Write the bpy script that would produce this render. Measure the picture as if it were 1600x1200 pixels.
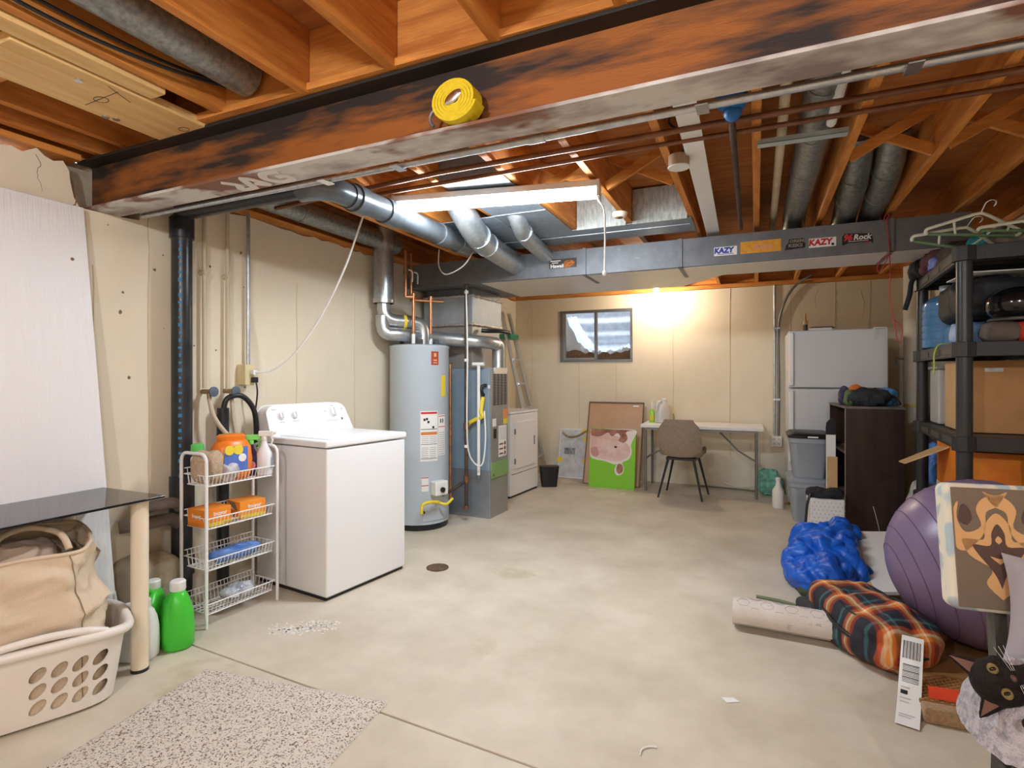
import bpy, math, random
from mathutils import Vector, Matrix, noise, Euler
random.seed(7)
for o in list(bpy.data.objects): bpy.data.objects.remove(o)
SC = bpy.context.scene
COL = SC.collection
# ------------------------------------------------------------------ camera, world, exposure
PI = math.pi
YAW = math.atan(382/863.0)
cam_d = bpy.data.cameras.new('camera'); cam = bpy.data.objects.new('camera', cam_d); COL.objects.link(cam)
cam_d.sensor_width = 36.0; cam_d.lens = 36.0*863/1600; cam_d.shift_y = -12/1600.0
cam_d.clip_start = 0.02; cam_d.clip_end = 100
cam.location = (0, 0, 1.29); cam.rotation_euler = (PI/2, 0, YAW)
SC.camera = cam
SC.view_settings.view_transform = 'Standard'; SC.view_settings.look = 'None'
SC.view_settings.gamma = 1.0; SC.view_settings.use_curve_mapping = False
SC.view_settings.exposure = 1.62
W = bpy.data.worlds.new('sky'); SC.world = W; W.use_nodes = True
bgn = W.node_tree.nodes['Background']; bgn.inputs[0].default_value = (0.72, 0.84, 1.0, 1); bgn.inputs[1].default_value = 2.0
LAMP_TUBE = 44.0      # emission of the shop-light tube
LAMP_BULB = 300.0     # emission of the back-wall bulb and the added fill bulbs

# ------------------------------------------------------------------ materials
MATS = {}
def M(name, base, rough=0.6, metal=0.0, col2=None, scale=6.0, stretch=(1,1,1), bump=0.0, bscale=40.0, bstretch=None,
      lo=0.35, hi=0.65, detail=4.0, emit=0.0, alpha=1.0, trans=0.0, spec=0.5, col3=None, s3=30.0, t3=0.62, ior=1.45, sheen=0.0, rnd=True):
    if name in MATS: return MATS[name]
    m = bpy.data.materials.new(name); m.use_nodes = True; MATS[name] = m
    nt = m.node_tree; N = nt.nodes; L = nt.links
    b = N['Principled BSDF']
    b.inputs['Base Color'].default_value = (*base, 1); b.inputs['Roughness'].default_value = rough
    b.inputs['Metallic'].default_value = metal; b.inputs['Specular IOR Level'].default_value = spec
    b.inputs['IOR'].default_value = ior
    if trans: b.inputs['Transmission Weight'].default_value = trans
    if alpha < 1: b.inputs['Alpha'].default_value = alpha
    if sheen: b.inputs['Sheen Weight'].default_value = sheen
    if emit:
        b.inputs['Emission Color'].default_value = (*base, 1); b.inputs['Emission Strength'].default_value = emit
    if col2 or bump or col3:
        tc = N.new('ShaderNodeTexCoord'); src = tc.outputs['Object']
        if rnd:
            oi = N.new('ShaderNodeObjectInfo'); mu = N.new('ShaderNodeMath'); mu.operation = 'MULTIPLY'; mu.inputs[1].default_value = 23.0
            L.new(oi.outputs['Random'], mu.inputs[0])
            ad = N.new('ShaderNodeVectorMath'); ad.operation = 'ADD'; L.new(src, ad.inputs[0]); L.new(mu.outputs[0], ad.inputs[1]); src = ad.outputs[0]
    def nz(sc, st, det=detail):
        mp = N.new('ShaderNodeMapping'); mp.inputs['Scale'].default_value = st; L.new(src, mp.inputs['Vector'])
        n = N.new('ShaderNodeTexNoise'); n.inputs['Scale'].default_value = sc; n.inputs['Detail'].default_value = det; n.inputs['Roughness'].default_value = 0.62
        L.new(mp.outputs[0], n.inputs['Vector']); return n.outputs['Fac']
    out = None
    if col2:
        r = N.new('ShaderNodeValToRGB'); r.color_ramp.elements[0].position = lo; r.color_ramp.elements[1].position = hi
        r.color_ramp.elements[0].color = (*base, 1); r.color_ramp.elements[1].color = (*col2, 1)
        L.new(nz(scale, stretch), r.inputs[0]); out = r.outputs[0]
    if col3:
        r3 = N.new('ShaderNodeValToRGB'); r3.color_ramp.elements[0].position = t3; r3.color_ramp.elements[1].position = t3+0.06
        r3.color_ramp.elements[0].color = (0,0,0,1); r3.color_ramp.elements[1].color = (1,1,1,1)
        L.new(nz(s3, stretch), r3.inputs[0])
        mx = N.new('ShaderNodeMix'); mx.data_type = 'RGBA'; L.new(r3.outputs[0], mx.inputs[0])
        if out: L.new(out, mx.inputs[6])
        else: mx.inputs[6].default_value = (*base, 1)
        mx.inputs[7].default_value = (*col3, 1); out = mx.outputs[2]
    if out: L.new(out, b.inputs['Base Color'])
    if bump:
        bp = N.new('ShaderNodeBump'); bp.inputs['Strength'].default_value = bump; bp.inputs['Distance'].default_value = 0.01
        L.new(nz(bscale, bstretch or stretch, 3.0), bp.inputs['Height']); L.new(bp.outputs[0], b.inputs['Normal'])
    return m

# ------------------------------------------------------------------ mesh builder
class MB:
    def __init__(s): s.v = []; s.f = []; s.mi = []
    def add(s, vs, fs, mi=0):
        o = len(s.v); s.v += [Vector(p) for p in vs]; s.f += [tuple(i+o for i in f) for f in fs]; s.mi += [mi]*len(fs); return s
    def bx(s, x0, x1, y0, y1, z0, z1, mi=0):
        return s.add([(x0,y0,z0),(x1,y0,z0),(x1,y1,z0),(x0,y1,z0),(x0,y0,z1),(x1,y0,z1),(x1,y1,z1),(x0,y1,z1)],
              [(0,3,2,1),(4,5,6,7),(0,1,5,4),(1,2,6,5),(2,3,7,6),(3,0,4,7)], mi)
    def box(s, c, d, rot=(0,0,0), mi=0):
        R = Euler(rot).to_matrix(); c = Vector(c); h = [k/2 for k in d]
        vs = [c + R@Vector((sx*h[0], sy*h[1], sz*h[2])) for sz in (-1,1) for sx, sy in ((-1,-1),(1,-1),(1,1),(-1,1))]
        return s.add(vs, [(0,3,2,1),(4,5,6,7),(0,1,5,4),(1,2,6,5),(2,3,7,6),(3,0,4,7)], mi)
    def bar(s, p0, p1, w, h, up=(0,0,1), mi=0):
        p0 = Vector(p0); p1 = Vector(p1); d = (p1-p0).normalized(); up = Vector(up)
        if abs(d.dot(up)) > .98: up = Vector((0,1,0))
        x = d.cross(up).normalized(); y = x.cross(d).normalized()
        vs = [p + x*(a*w/2) + y*(b*h/2) for p in (p0,p1) for a, b in ((-1,-1),(1,-1),(1,1),(-1,1))]
        return s.add(vs, [(0,1,2,3),(4,7,6,5),(0,4,5,1),(1,5,6,2),(2,6,7,3),(3,7,4,0)], mi)
    def cyl(s, p0, p1, r, n=14, r2=None, cap=True, mi=0):
        p0 = Vector(p0); p1 = Vector(p1); d = (p1-p0).normalized()
        a = d.orthogonal().normalized(); b = d.cross(a); r2 = r if r2 is None else r2
        vs = [p + (a*math.cos(2*PI*i/n)+b*math.sin(2*PI*i/n))*q for p, q in ((p0,r),(p1,r2)) for i in range(n)]
        fs = [(i, (i+1)%n, n+(i+1)%n, n+i) for i in range(n)]
        if cap: fs += [tuple(reversed(range(n))), tuple(range(n, 2*n))]
        return s.add(vs, fs, mi)
    def tube(s, pts, r, n=8, closed=False, cap=True, mi=0):
        P = [Vector(p) for p in pts]; m = len(P); rr = r if isinstance(r, (list, tuple)) else [r]*m
        vs = []; a = None
        for i, p in enumerate(P):
            if closed: t = P[(i+1)%m]-P[i-1]
            else: t = P[min(i+1, m-1)]-P[max(i-1, 0)]
            t.normalize()
            if a is None: a = t.orthogonal().normalized()
            else:
                a = a - t*a.dot(t)
                a = a.normalized() if a.length > 1e-6 else t.orthogonal().normalized()
            b = t.cross(a)
            vs += [p + (a*math.cos(2*PI*k/n)+b*math.sin(2*PI*k/n))*rr[i] for k in range(n)]
        fs = []
        for i in range(m if closed else m-1):
            j = (i+1) % m
            fs += [(i*n+k, i*n+(k+1)%n, j*n+(k+1)%n, j*n+k) for k in range(n)]
        if cap and not closed: fs += [tuple(reversed(range(n))), tuple(range((m-1)*n, m*n))]
        return s.add(vs, fs, mi)
    def lathe(s, prof, c=(0,0,0), n=24, axis='z', mi=0):
        c = Vector(c); vs = []; m = len(prof)
        for r, h in prof:
            for k in range(n):
                q = 2*PI*k/n; x, y = r*math.cos(q), r*math.sin(q)
                vs.append(c + (Vector((x,y,h)) if axis == 'z' else Vector((h,x,y)) if axis == 'x' else Vector((x,h,y))))
        fs = [(i*n+k, i*n+(k+1)%n, (i+1)*n+(k+1)%n, (i+1)*n+k) for i in range(m-1) for k in range(n)]
        fs += [tuple(reversed(range(n))), tuple(range((m-1)*n, m*n))]
        return s.add(vs, fs, mi)
    def prism(s, poly, axis, a, b, mi=0):
        # poly in the two other axes: axis x -> (y,z), y -> (x,z), z -> (x,y)
        def pt(p, h): return {'x': (h,p[0],p[1]), 'y': (p[0],h,p[1]), 'z': (p[0],p[1],h)}[axis]
        n = len(poly); vs = [pt(p, a) for p in poly]+[pt(p, b) for p in poly]
        fs = [(i, (i+1)%n, n+(i+1)%n, n+i) for i in range(n)]+[tuple(reversed(range(n))), tuple(range(n, 2*n))]
        return s.add(vs, fs, mi)
    def grid(s, fn, nu, nv, closed_u=False, mi=0):
        vs = [fn(i/(nu if closed_u else nu-1), j/(nv-1)) for j in range(nv) for i in range(nu)]
        fs = []
        for j in range(nv-1):
            for i in range(nu if closed_u else nu-1):
                k = (i+1) % nu; fs.append((j*nu+i, j*nu+k, (j+1)*nu+k, (j+1)*nu+i))
        return s.add(vs, fs, mi)
    def blob(s, c, rad, pw=1.0, amp=0.0, fr=3.0, seed=0, nu=40, nv=24, ridge=False, floor=None, tilt=None, mi=0):
        c = Vector(c); e = 2.0/(1+pw)
        def sp(x, p): return math.copysign(abs(x)**p, x)
        R = Euler(tilt).to_matrix() if tilt else None
        off = Vector((seed*3.1, seed*1.7, seed*5.3)); vs = []
        for j in range(nv+1):
            th = -PI/2+PI*j/nv
            for i in range(nu):
                ph = 2*PI*i/nu
                d = Vector((sp(math.cos(th), e)*sp(math.cos(ph), e), sp(math.cos(th), e)*sp(math.sin(ph), e), sp(math.sin(th), e)))
                p = Vector((d.x*rad[0], d.y*rad[1], d.z*rad[2]))
                if amp:
                    q = p*fr+off
                    w = noise.noise(q)+.5*noise.noise(q*2.1)
                    if ridge: w = .6*w + .55*(1-2*abs(noise.noise(q*1.3+Vector((9,2,4)))))-.4
                    p += d.normalized()*amp*w
                if R: p = R@p
                p += c
                if floor is not None and p.z < floor: p.z = floor
                vs.append(p)
        fs = [(j*nu+i, j*nu+(i+1)%nu, (j+1)*nu+(i+1)%nu, (j+1)*nu+i) for j in range(nv) for i in range(nu)]
        return s.add(vs, fs, mi)
    def xf(s, mat, start=0):
        for i in range(start, len(s.v)): s.v[i] = mat@s.v[i]
        return s
    def build(s, name, mat, parent=None, smooth=None, bevel=0.0, sub=0, world=None, bseg=2):
        """one mesh object; vertices are in the parent thing's frame, or in world space when world is set"""
        root = parent
        while root is not None and root.parent is not None: root = root.parent
        if world is None: world = parent is not None and root.get('_w', 0)
        vs = s.v
        if world and root is not None:
            Mi = (Matrix.Translation(root.location)@Euler(root.rotation_euler).to_matrix().to_4x4()).inverted()
            vs = [Mi@p for p in vs]
        me = bpy.data.meshes.new(name); me.from_pydata([tuple(p) for p in vs], [], s.f)
        mats = mat if isinstance(mat, (list, tuple)) else [mat]
        for m in mats: me.materials.append(m)
        if len(mats) > 1: me.polygons.foreach_set('material_index', s.mi)
        me.validate(); me.update()
        if smooth is not None:
            me.polygons.foreach_set('use_smooth', [True]*len(me.polygons)); 
            try: me.set_sharp_from_angle(angle=math.radians(smooth))
            except Exception: pass
        o = bpy.data.objects.new(name, me); COL.objects.link(o)
        if parent is not None: o.parent = parent
        if bevel:
            b = o.modifiers.new('bevel', 'BEVEL'); b.width = bevel; b.segments = bseg; b.limit_method = 'ANGLE'; b.angle_limit = math.radians(40)
            if smooth is None:
                me.polygons.foreach_set('use_smooth', [True]*len(me.polygons)); b.harden_normals = True
        if sub:
            q = o.modifiers.new('sub', 'SUBSURF'); q.levels = sub; q.render_levels = sub
        return o
def tag(o, label, cat, group=None):
    o['label'] = label; o['category'] = cat
    if group: o['group'] = group
    return o
def thing(name, label, cat, loc=(0,0,0), rz=0.0, group=None, world=False, rot=None):
    o = bpy.data.objects.new(name, None); COL.objects.link(o); o.location = loc
    o.rotation_euler = rot if rot else (0,0,rz); o.empty_display_size = .1
    tag(o, label, cat, group)
    if world: o['_w'] = 1
    return o
def struct(o): o['kind'] = 'structure'; return o
def copy_tree(o, loc=None, rz=None, label=None, parent=None):
    c = o.copy(); COL.objects.link(c); c.parent = parent
    if loc is not None: c.location = loc
    if rz is not None: c.rotation_euler = (0,0,rz)
    if label: c['label'] = label
    for ch in list(o.children): copy_tree(ch, parent=c)
    return c
def linked(src, parent, loc=None, rot=None, scale=None):
    c = src.copy(); COL.objects.link(c); c.parent = parent
    if loc is not None: c.location = loc
    if rot is not None: c.rotation_euler = rot
    if scale is not None: c.scale = scale
    return c
def text_mesh(body, size, mat, name, parent, M4, ext=0.0006, sx=1.0, shear=0.0, bold=0.0):
    cu = bpy.data.curves.new('t', 'FONT'); cu.body = body; cu.size = size; cu.extrude = ext; cu.align_x = 'CENTER'; cu.align_y = 'CENTER'
    cu.shear = shear; cu.offset = bold; cu.resolution_u = 2
    t = bpy.data.objects.new('t', cu); COL.objects.link(t); bpy.context.view_layer.update()
    me = bpy.data.meshes.new_from_object(t.evaluated_get(bpy.context.evaluated_depsgraph_get()))
    bpy.data.objects.remove(t); bpy.data.curves.remove(cu)
    for v in me.vertices: v.co.x *= sx
    root = parent
    while root.parent is not None: root = root.parent
    if root.get('_w', 0):
        Mi = (Matrix.Translation(root.location)@Euler(root.rotation_euler).to_matrix().to_4x4()).inverted(); M4 = Mi@M4
    me.transform(M4); me.materials.clear(); me.materials.append(mat)
    o = bpy.data.objects.new(name, me); COL.objects.link(o); o.parent = parent
    return o
def arc(c, r, a0, a1, n, u, v):
    c = Vector(c); u = Vector(u); v = Vector(v)
    return [c + u*(r*math.cos(a0+(a1-a0)*i/n)) + v*(r*math.sin(a0+(a1-a0)*i/n)) for i in range(n+1)]
def spline(pts, n=6):
    P = [Vector(p) for p in pts]; out = []
    for i in range(len(P)-1):
        p0 = P[max(i-1,0)]; p1 = P[i]; p2 = P[i+1]; p3 = P[min(i+2, len(P)-1)]
        for k in range(n):
            t = k/n; out.append(.5*((2*p1)+(p2-p0)*t+(2*p0-5*p1+4*p2-p3)*t*t+(3*p1-p0-3*p2+p3)*t**3))
    out.append(P[-1]); return out

# common materials
WOOD = M('joist_wood', (.47,.15,.024), .7, col2=(.68,.275,.055), scale=9, stretch=(3,.35,3), bump=.25, bscale=50, bstretch=(3,.2,3), col3=(.22,.08,.022), s3=4, t3=.68)
WOODX = M('cross_wood', (.48,.16,.027), .7, col2=(.70,.295,.062), scale=9, stretch=(.35,3,3), bump=.25, bscale=50, bstretch=(.2,3,3), col3=(.20,.07,.02), s3=5, t3=.67)
WOODP = M('pale_wood', (.66,.40,.15), .65, col2=(.80,.54,.24), scale=7, stretch=(4,.3,4), bump=.15, bscale=40, bstretch=(4,.2,4), col3=(.50,.24,.07), s3=5, t3=.70)
PLY = M('subfloor_ply', (.36,.12,.026), .8, col2=(.52,.205,.052), scale=5, stretch=(.6,3,1), bump=.3, bscale=30, bstretch=(.5,4,1), col3=(.2,.065,.02), s3=3, t3=.66)
CONC = M('concrete_floor', (.50,.435,.335), .5, col2=(.65,.585,.475), scale=1.9, detail=8, bump=.06, bscale=90, col3=(.50,.43,.31), s3=1.1, t3=.60, rnd=False, spec=.45)
WALL = M('painted_concrete', (.74,.65,.50), .75, col2=(.80,.72,.57), scale=1.6, stretch=(1,1,.5), bump=.18, bscale=28, col3=(.67,.57,.42), s3=1.3, t3=.66, rnd=False, spec=.3)
WALLD = M('bare_concrete', (.36,.30,.22), .9, col2=(.48,.41,.31), scale=6, bump=.5, bscale=35, rnd=False)
SEAM = M('wall_seam', (.62,.52,.36), .8)
CRACK = M('crack_dark', (.20,.14,.085), .9)
GALV = M('galvanised', (.42,.46,.50), .38, .85, col2=(.56,.60,.63), scale=30, bump=.05, bscale=12)
GALVB = M('blue_galvanised', (.24,.29,.35), .5, .45, col2=(.31,.36,.42), scale=25, bump=.05, bscale=6)
GALVD = M('spangled_galvanised', (.22,.24,.24), .42, .75, col2=(.40,.41,.39), scale=45)
WHITE = M('white_enamel', (.82,.82,.83), .28, spec=.5)
WPLAS = M('white_plastic', (.80,.79,.77), .4)
BLACK = M('black_plastic', (.014,.014,.016), .38)
BLACKM = M('black_metal', (.03,.03,.032), .45, .3)
GREYM = M('grey_metal', (.22,.22,.22), .45, .6)
CHROME = M('bright_metal', (.7,.7,.7), .25, 1.0)
COPPER = M('copper', (.60,.27,.13), .38, .85, col2=(.42,.19,.09), scale=14)
IRON = M('iron_pipe', (.06,.045,.038), .55, .5, col2=(.12,.08,.06), scale=12)
BROWNP = M('brown_pipe', (.26,.115,.06), .5, .45, col2=(.17,.075,.04), scale=9)
ABS = M('abs_pipe', (.016,.017,.021), .3, col2=(.035,.035,.04), scale=8)
CARD = M('cardboard', (.56,.35,.165), .85, col2=(.62,.40,.20), scale=5)
CARDD = M('cardboard_dark', (.42,.215,.08), .85, col2=(.47,.25,.10), scale=5)
RED = M('red_plastic', (.62,.05,.025), .45)
YEL = M('yellow_tape', (.80,.62,.05), .5)
CREAM = M('cream_metal', (.80,.70,.55), .4)
INK = M('black_ink', (.015,.015,.018), .7)
GREYINK = M('grey_ink', (.48,.48,.49), .8)
WIRE = M('white_wire', (.82,.82,.82), .35)
# ================================================================== THE ROOM
XL, XR, YB, YF = -3.0, 1.55, 6.9, -2.6
JZ0, JZ1 = 2.362, 2.60
# floor: two slabs either side of the control joint
fl = struct(MB().bx(XL-.2, XR+.2, YF-.2, YB+.2, -.12, -.03).build('floor', M('joint_dirt', (.17,.12,.07), .95)))
def slab(y0a, y1a, y0b, y1b):
    m = MB(); P = [(XL, y0a), (XR, y0b), (XR, y1b), (XL, y1a)]
    m.prism(P, 'z', -.04, 0.0); return m.build('slab', CONC, fl, bevel=.004)
slab(YF, 1.832, YF, 1.560); slab(1.840, YB, 1.568, YB)
# left wall with a rough top and the beam pocket
pts = [(YF, 0)]
prof = [(YB, 0), (YB, 2.315)]
y = YB
while y > 1.95:
    y -= random.uniform(.05, .11); prof.append((max(y, 1.93), 2.315+random.uniform(-.014, .012)))
prof += [(1.90, 2.30), (1.885, 2.12), (1.80, 2.112), (1.60, 2.108), (1.575, 2.15), (1.56, 2.22), (1.555, 2.27)]
y = 1.52; prof.append((1.53, 2.31))
while y > .4:
    y -= random.uniform(.03, .07); prof.append((y, 2.318+random.uniform(-.03, .02)))
prof += [(.3, 2.32), (YF, 2.32)]
wl = struct(MB().prism(pts+prof, 'x', XL-.2, XL).build('wall_left', WALL))
MB().bx(XL-.19, XL-.12, 1.5, 1.95, 2.1, 2.36).build('pocket_back', WALLD, wl)
for yy in (1.93, 2.98, 3.6, 5.0, 1.66): 
    m = MB(); m.tube([(XL, yy+random.uniform(-.004,.004), z*.115) for z in range(0, 18 if yy>1.9 else 17)], .0035, 5); m.build('form_seam', SEAM, wl)
def crack(p, parent, r=.0022):
    q = spline(p, 4); q = [Vector((v.x, v.y+(.006*noise.noise(v*60) if parent is wl else 0), v.z)) for v in q]
    return MB().tube(q, [r*.65*(1-.6*i/len(q)) for i in range(len(q))], 5).build('crack', CRACK, parent)
crack([(XL,1.42,2.30),(XL,1.44,2.26),(XL,1.425,2.22),(XL,1.44,2.17),(XL,1.45,2.14)], wl, .003)
crack([(XL,1.585,2.15),(XL,1.58,2.118),(XL,1.555,2.10),(XL,1.553,2.08),(XL,1.57,2.055)], wl, .005)
crack([(XL,1.935,2.30),(XL,1.94,2.2),(XL,1.925,2.1),(XL,1.937,1.95),(XL,1.93,1.8)], wl, .0025)
for k in range(16):   # small chips knocked out of the paint
    yy = random.uniform(1.62, 2.9); zz = random.uniform(1.2, 2.2); r = random.uniform(.004, .012)
    n = 7; P = [(yy+r*random.uniform(.5,1)*math.cos(2*PI*i/n), zz+r*random.uniform(.5,1.2)*math.sin(2*PI*i/n)) for i in range(n)]
    MB().prism(P, 'x', XL, XL+.0015).build('paint_chip', CRACK, wl)
# base ledge of rough concrete at the left wall
struct(MB().blob((XL+.075, 1.86, .16), (.13,.15,.20), 2.5, .02, 9, 4, 28, 16, floor=.001).build('trim_1', WALLD, None, smooth=60))
# back wall with the window opening
WX0, WX1, WZ0, WZ1 = -2.36, -1.41, 1.475, 2.142
m = MB(); m.bx(XL-.2, WX0, YB, YB+.2, 0, 2.315).bx(WX1, XR+.2, YB, YB+.2, 0, 2.315).bx(WX0, WX1, YB, YB+.2, 0, WZ0).bx(WX0, WX1, YB, YB+.2, WZ1, 2.315)
wb = struct(m.build('wall_back', WALL))
for xx in (-2.76, -2.1, -1.62, -.92, -.28, .35, .78, 1.1):
    m = MB(); z0, z1 = (0, 2.31)
    if xx in (-2.1, -1.62): z1 = 1.46
    m.tube([(xx+random.uniform(-.004,.004), YB, z0+(z1-z0)*k/12) for k in range(13)], .003 if xx != -.28 else .005, 5); m.build('form_seam', SEAM, wb)
for sx, sz, n in ((.8, 2.22, 8), (1.02, 2.2, 9), (.62, 2.25, 5), (1.1, 1.9, 6), (-2.8, 2.1, 5)):
    p = [(sx, YB, sz)]
    for k in range(n): p.append((p[-1][0]+random.uniform(-.018,.018), YB, p[-1][2]-random.uniform(.02,.055)))
    crack(p, wb, .0025)
MB().bx(-2.9, 1.0, YB-.006, YB, .0, .36).build('lower_band', M('wall_low', (.77,.71,.58), .75, col2=(.70,.63,.49), scale=4, bump=.2, bscale=30), wb)
MB_R = None
wr = struct(MB().bx(XR, XR+.2, YF-.2, YB+.2, 0, 2.315).build('wall_right', WALL))
wf = struct(MB().bx(XL-.2, XR+.2, YF-.2, YF, 0, 2.6).build('wall_front', WALL))
# window: aluminium slider, two panes
wn = struct(MB().bx(WX0, WX1, YB-.012, YB+.05, WZ1-.035, WZ1).bx(WX0, WX1, YB-.012, YB+.05, WZ0, WZ0+.03)
     .bx(WX0, WX0+.045, YB-.012, YB+.05, WZ0+.03, WZ1-.035).bx(WX1-.03, WX1, YB-.012, YB+.05, WZ0+.03, WZ1-.035).build('window_1', GREYM, bevel=.003))
MB().bx(-1.90, -1.865, YB-.006, YB+.04, WZ0+.03, WZ1-.035).build('mullion', GREYM, wn, bevel=.002)
MB().bx(WX0+.045, WX0+.075, YB+.0, YB+.03, WZ0+.03, WZ1-.035).bx(WX0+.075, -1.90, YB+.0, YB+.03, WZ0+.03, WZ0+.055).build('sash', M('sash_metal', (.36,.36,.36), .4, .6), wn)
GLASS = M('window_glass', (.95,.97,1), .05, trans=1.0, ior=1.02, col2=(.85,.9,.95), scale=4)
MB().bx(WX0+.075, -1.90, YB+.012, YB+.018, WZ0+.055, WZ1-.035).build('pane', GLASS, wn)
MB().bx(-1.865, WX1-.03, YB+.022, YB+.028, WZ0+.03, WZ1-.035).build('pane', GLASS, wn)
# window well outside: corrugated steel, snow and leaf litter
STEEL = M('well_steel', (.46,.49,.52), .5, .3, col2=(.60,.63,.66), scale=12)
def well(u, v):
    a = PI*u; R = .62+.018*math.sin(v*2*PI*9)
    return (-1.885+.92*math.cos(a)*(R/.62), YB+.2+R*math.sin(a), .95+v*1.7)
ww = MB().grid(well, 40, 110).build('window_well', STEEL, smooth=60)
tag(ww, 'corrugated steel well outside the small basement window', 'window well')
sn = MB().grid(lambda u, v: (-2.75+u*1.75, YB+.205+v*.025, 1.40 if v < .05 else 1.555+.02*v+.08*abs(u-.55)+.05*noise.noise(Vector((u*38, v*3, 6)))+.06*noise.noise(Vector((u*5, v*4, 1)))), 30, 16).build('leaf_litter', M('leaf_litter', (.09,.05,.028), .95, col2=(.34,.19,.09), scale=60, bump=1, bscale=70), None, smooth=60)
sn['kind'] = 'stuff'; tag(sn, 'brown dead leaves heaped in the window well', 'leaves')
def snow_h(u, v):
  if v < .04: return (-2.36+u*.95, YB+.235, 1.45)
  return (-2.36+u*.95, YB+.23+v*.55, 1.60+2.7*max(0, .42-u)**2+.07*v+.20*max(0, u-.62)+.07*noise.noise(Vector((u*18, v*10, 3)))+.04*noise.noise(Vector((u*40, v*22, 8))))
sn2 = MB().grid(snow_h, 44, 22).build('snow_drift', M('snow', (.86,.89,.93), .7, bump=.4, bscale=40), None, smooth=60)
sn2['kind'] = 'stuff'; tag(sn2, 'white snow drifted against the basement window', 'snow')
# ---------------------------------------------------------------- ceiling framing
ce = struct(MB().bx(XL-.2, XR+.2, YF-.2, YB+.2, JZ1, JZ1+.03).build('ceiling', PLY))
def joist_mesh(y0, y1): return MB().bx(-.019, .019, y0, y1, JZ0, JZ1)
j0 = joist_mesh(1.80, YB+.05).build('joist', WOOD, ce, bevel=.003); j0.location.x = -2.42
for x in (-2.02, -1.62, -1.215, -.81, -.4, 0.0, .4, .8, 1.2): linked(j0, ce, (x, 0, 0))
j1 = joist_mesh(YF, 1.60).build('joist', WOOD, ce, bevel=.003); j1.location.x = -1.565
for x in (-1.165, -.765, -.36, .045, .45, .85, 1.25): linked(j1, ce, (x, 0, 0))
# rim/header boards on the beam, the plate under them and the blocks
MB().bx(-2.12, XR, 1.602, 1.640, JZ0+.03, JZ1).build('rim_board', WOODX, ce, bevel=.002)
MB().bx(-2.2, XR, 1.585, 1.76, JZ0+.004, JZ0+.032).build('beam_plate', WOODX, ce, bevel=.002)
b0 = MB().bx(-.18, .18, 1.83, 1.868, JZ0-.002, JZ0+.09).build('block', WOODX, ce, bevel=.003); b0.location.x = .2
for x in (-.2, -.605, -1.01, -1.415, -1.82, .6, 1.0): linked(b0, ce, (x, 0, 0))
# sills
MB().bx(XL-.12, XL+.012, 1.93, YB, 2.322, 2.362).build('sill_plate', WOOD, ce)
MB().bx(XL-.12, XL+.012, YF, 1.6, 2.332, 2.362).build('sill_plate', WOOD, ce)
MB().bx(XL-.1, XR, YB-.03, YB+.1, 2.318, 2.362).build('sill_plate', WOODX, ce)
MB().bx(XL-.12, XL-.08, YF, YB, 2.362, JZ1).build('rim_joist', WOOD, ce)
MB().bx(XL-.1, XR, YB+.06, YB+.1, 2.362, JZ1).build('rim_joist', WOODX, ce)
MB().bx(XR-.02, XR+.1, YF, YB, 2.315, 2.362).build('sill_plate', WOOD, ce)
MB().bx(XR+.06, XR+.1, YF, YB, 2.362, JZ1).build('rim_joist', WOOD, ce)
# cross bridging
def bridging(x0, x1, y):
    MB().bar((x0+.02, y-.03, JZ0+.015), (x1-.02, y-.03, JZ1-.03), .022, .05).build('bridging', WOODX, ce)
    MB().bar((x0+.02, y+.03, JZ1-.03), (x1-.02, y+.03, JZ0+.015), .022, .05).build('bridging', WOODX, ce)
bridging(-.81, -.4, 3.15); bridging(.4, .8, 3.22); bridging(.8, 1.2, 3.22); bridging(-1.215, -.81, 3.1)
# stair framing at the left of the beam
MB().bx(-2.455, -2.15, .95, 1.80, 2.352, 2.39).build('flat_board', WOODP, ce, bevel=.003)
fbm = bpy.data.objects['flat_board']
for x, y, r in ((-2.30, 1.30, .03), (-2.25, 1.60, .025), (-2.36, 1.64, .022)):
    MB().tube(arc((x,y,2.3515), r, 0, 2*PI, 20, (1,0,0), (0,.7,0)), .0012, 4).build('pencil_mark', INK, fbm)
MB().tube([(-2.40,1.30,2.3515), (-2.18,1.29,2.3515)], .0012, 4).build('pencil_mark', INK, fbm)
MB().tube([(-2.22,1.36,2.3515), (-2.17,1.25,2.3515)], .0012, 4).build('pencil_mark', INK, fbm)
for x, y in ((-2.22,1.18), (-2.41,1.42), (-2.43,1.39), (-2.42,1.73)): MB().cyl((x,y,2.346), (x,y,2.352), .014, 12).build('washer_plate', CHROME, fbm)
MB().bx(-2.135, -2.05, YF, 1.385, JZ0-.004, JZ1).build('joist', WOODP, ce, bevel=.003)
MB().bx(-2.035, -1.995, YF, 1.64, JZ0+.01, JZ1).build('joist', WOOD, ce, bevel=.003)
MB().bx(-2.62, -2.155, 1.04, 1.12, 2.392, JZ1).build('stair_header', WOODX, ce, bevel=.003)
MB().bx(-3.1, -2.46, 1.02, 1.06, 2.37, JZ1).build('stair_header', WOODX, ce, bevel=.003)
for x, z in ((-2.80, 2.40), (-2.95, 2.375), (-2.5, 2.42)): MB().bx(x-.02, x+.02, YF, 1.80, z, JZ1).build('joist', WOOD, ce, bevel=.003)
MB().bx(-2.65, -2.16, 1.72, 1.76, 2.40, JZ1).build('block', WOODX, ce)
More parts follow.
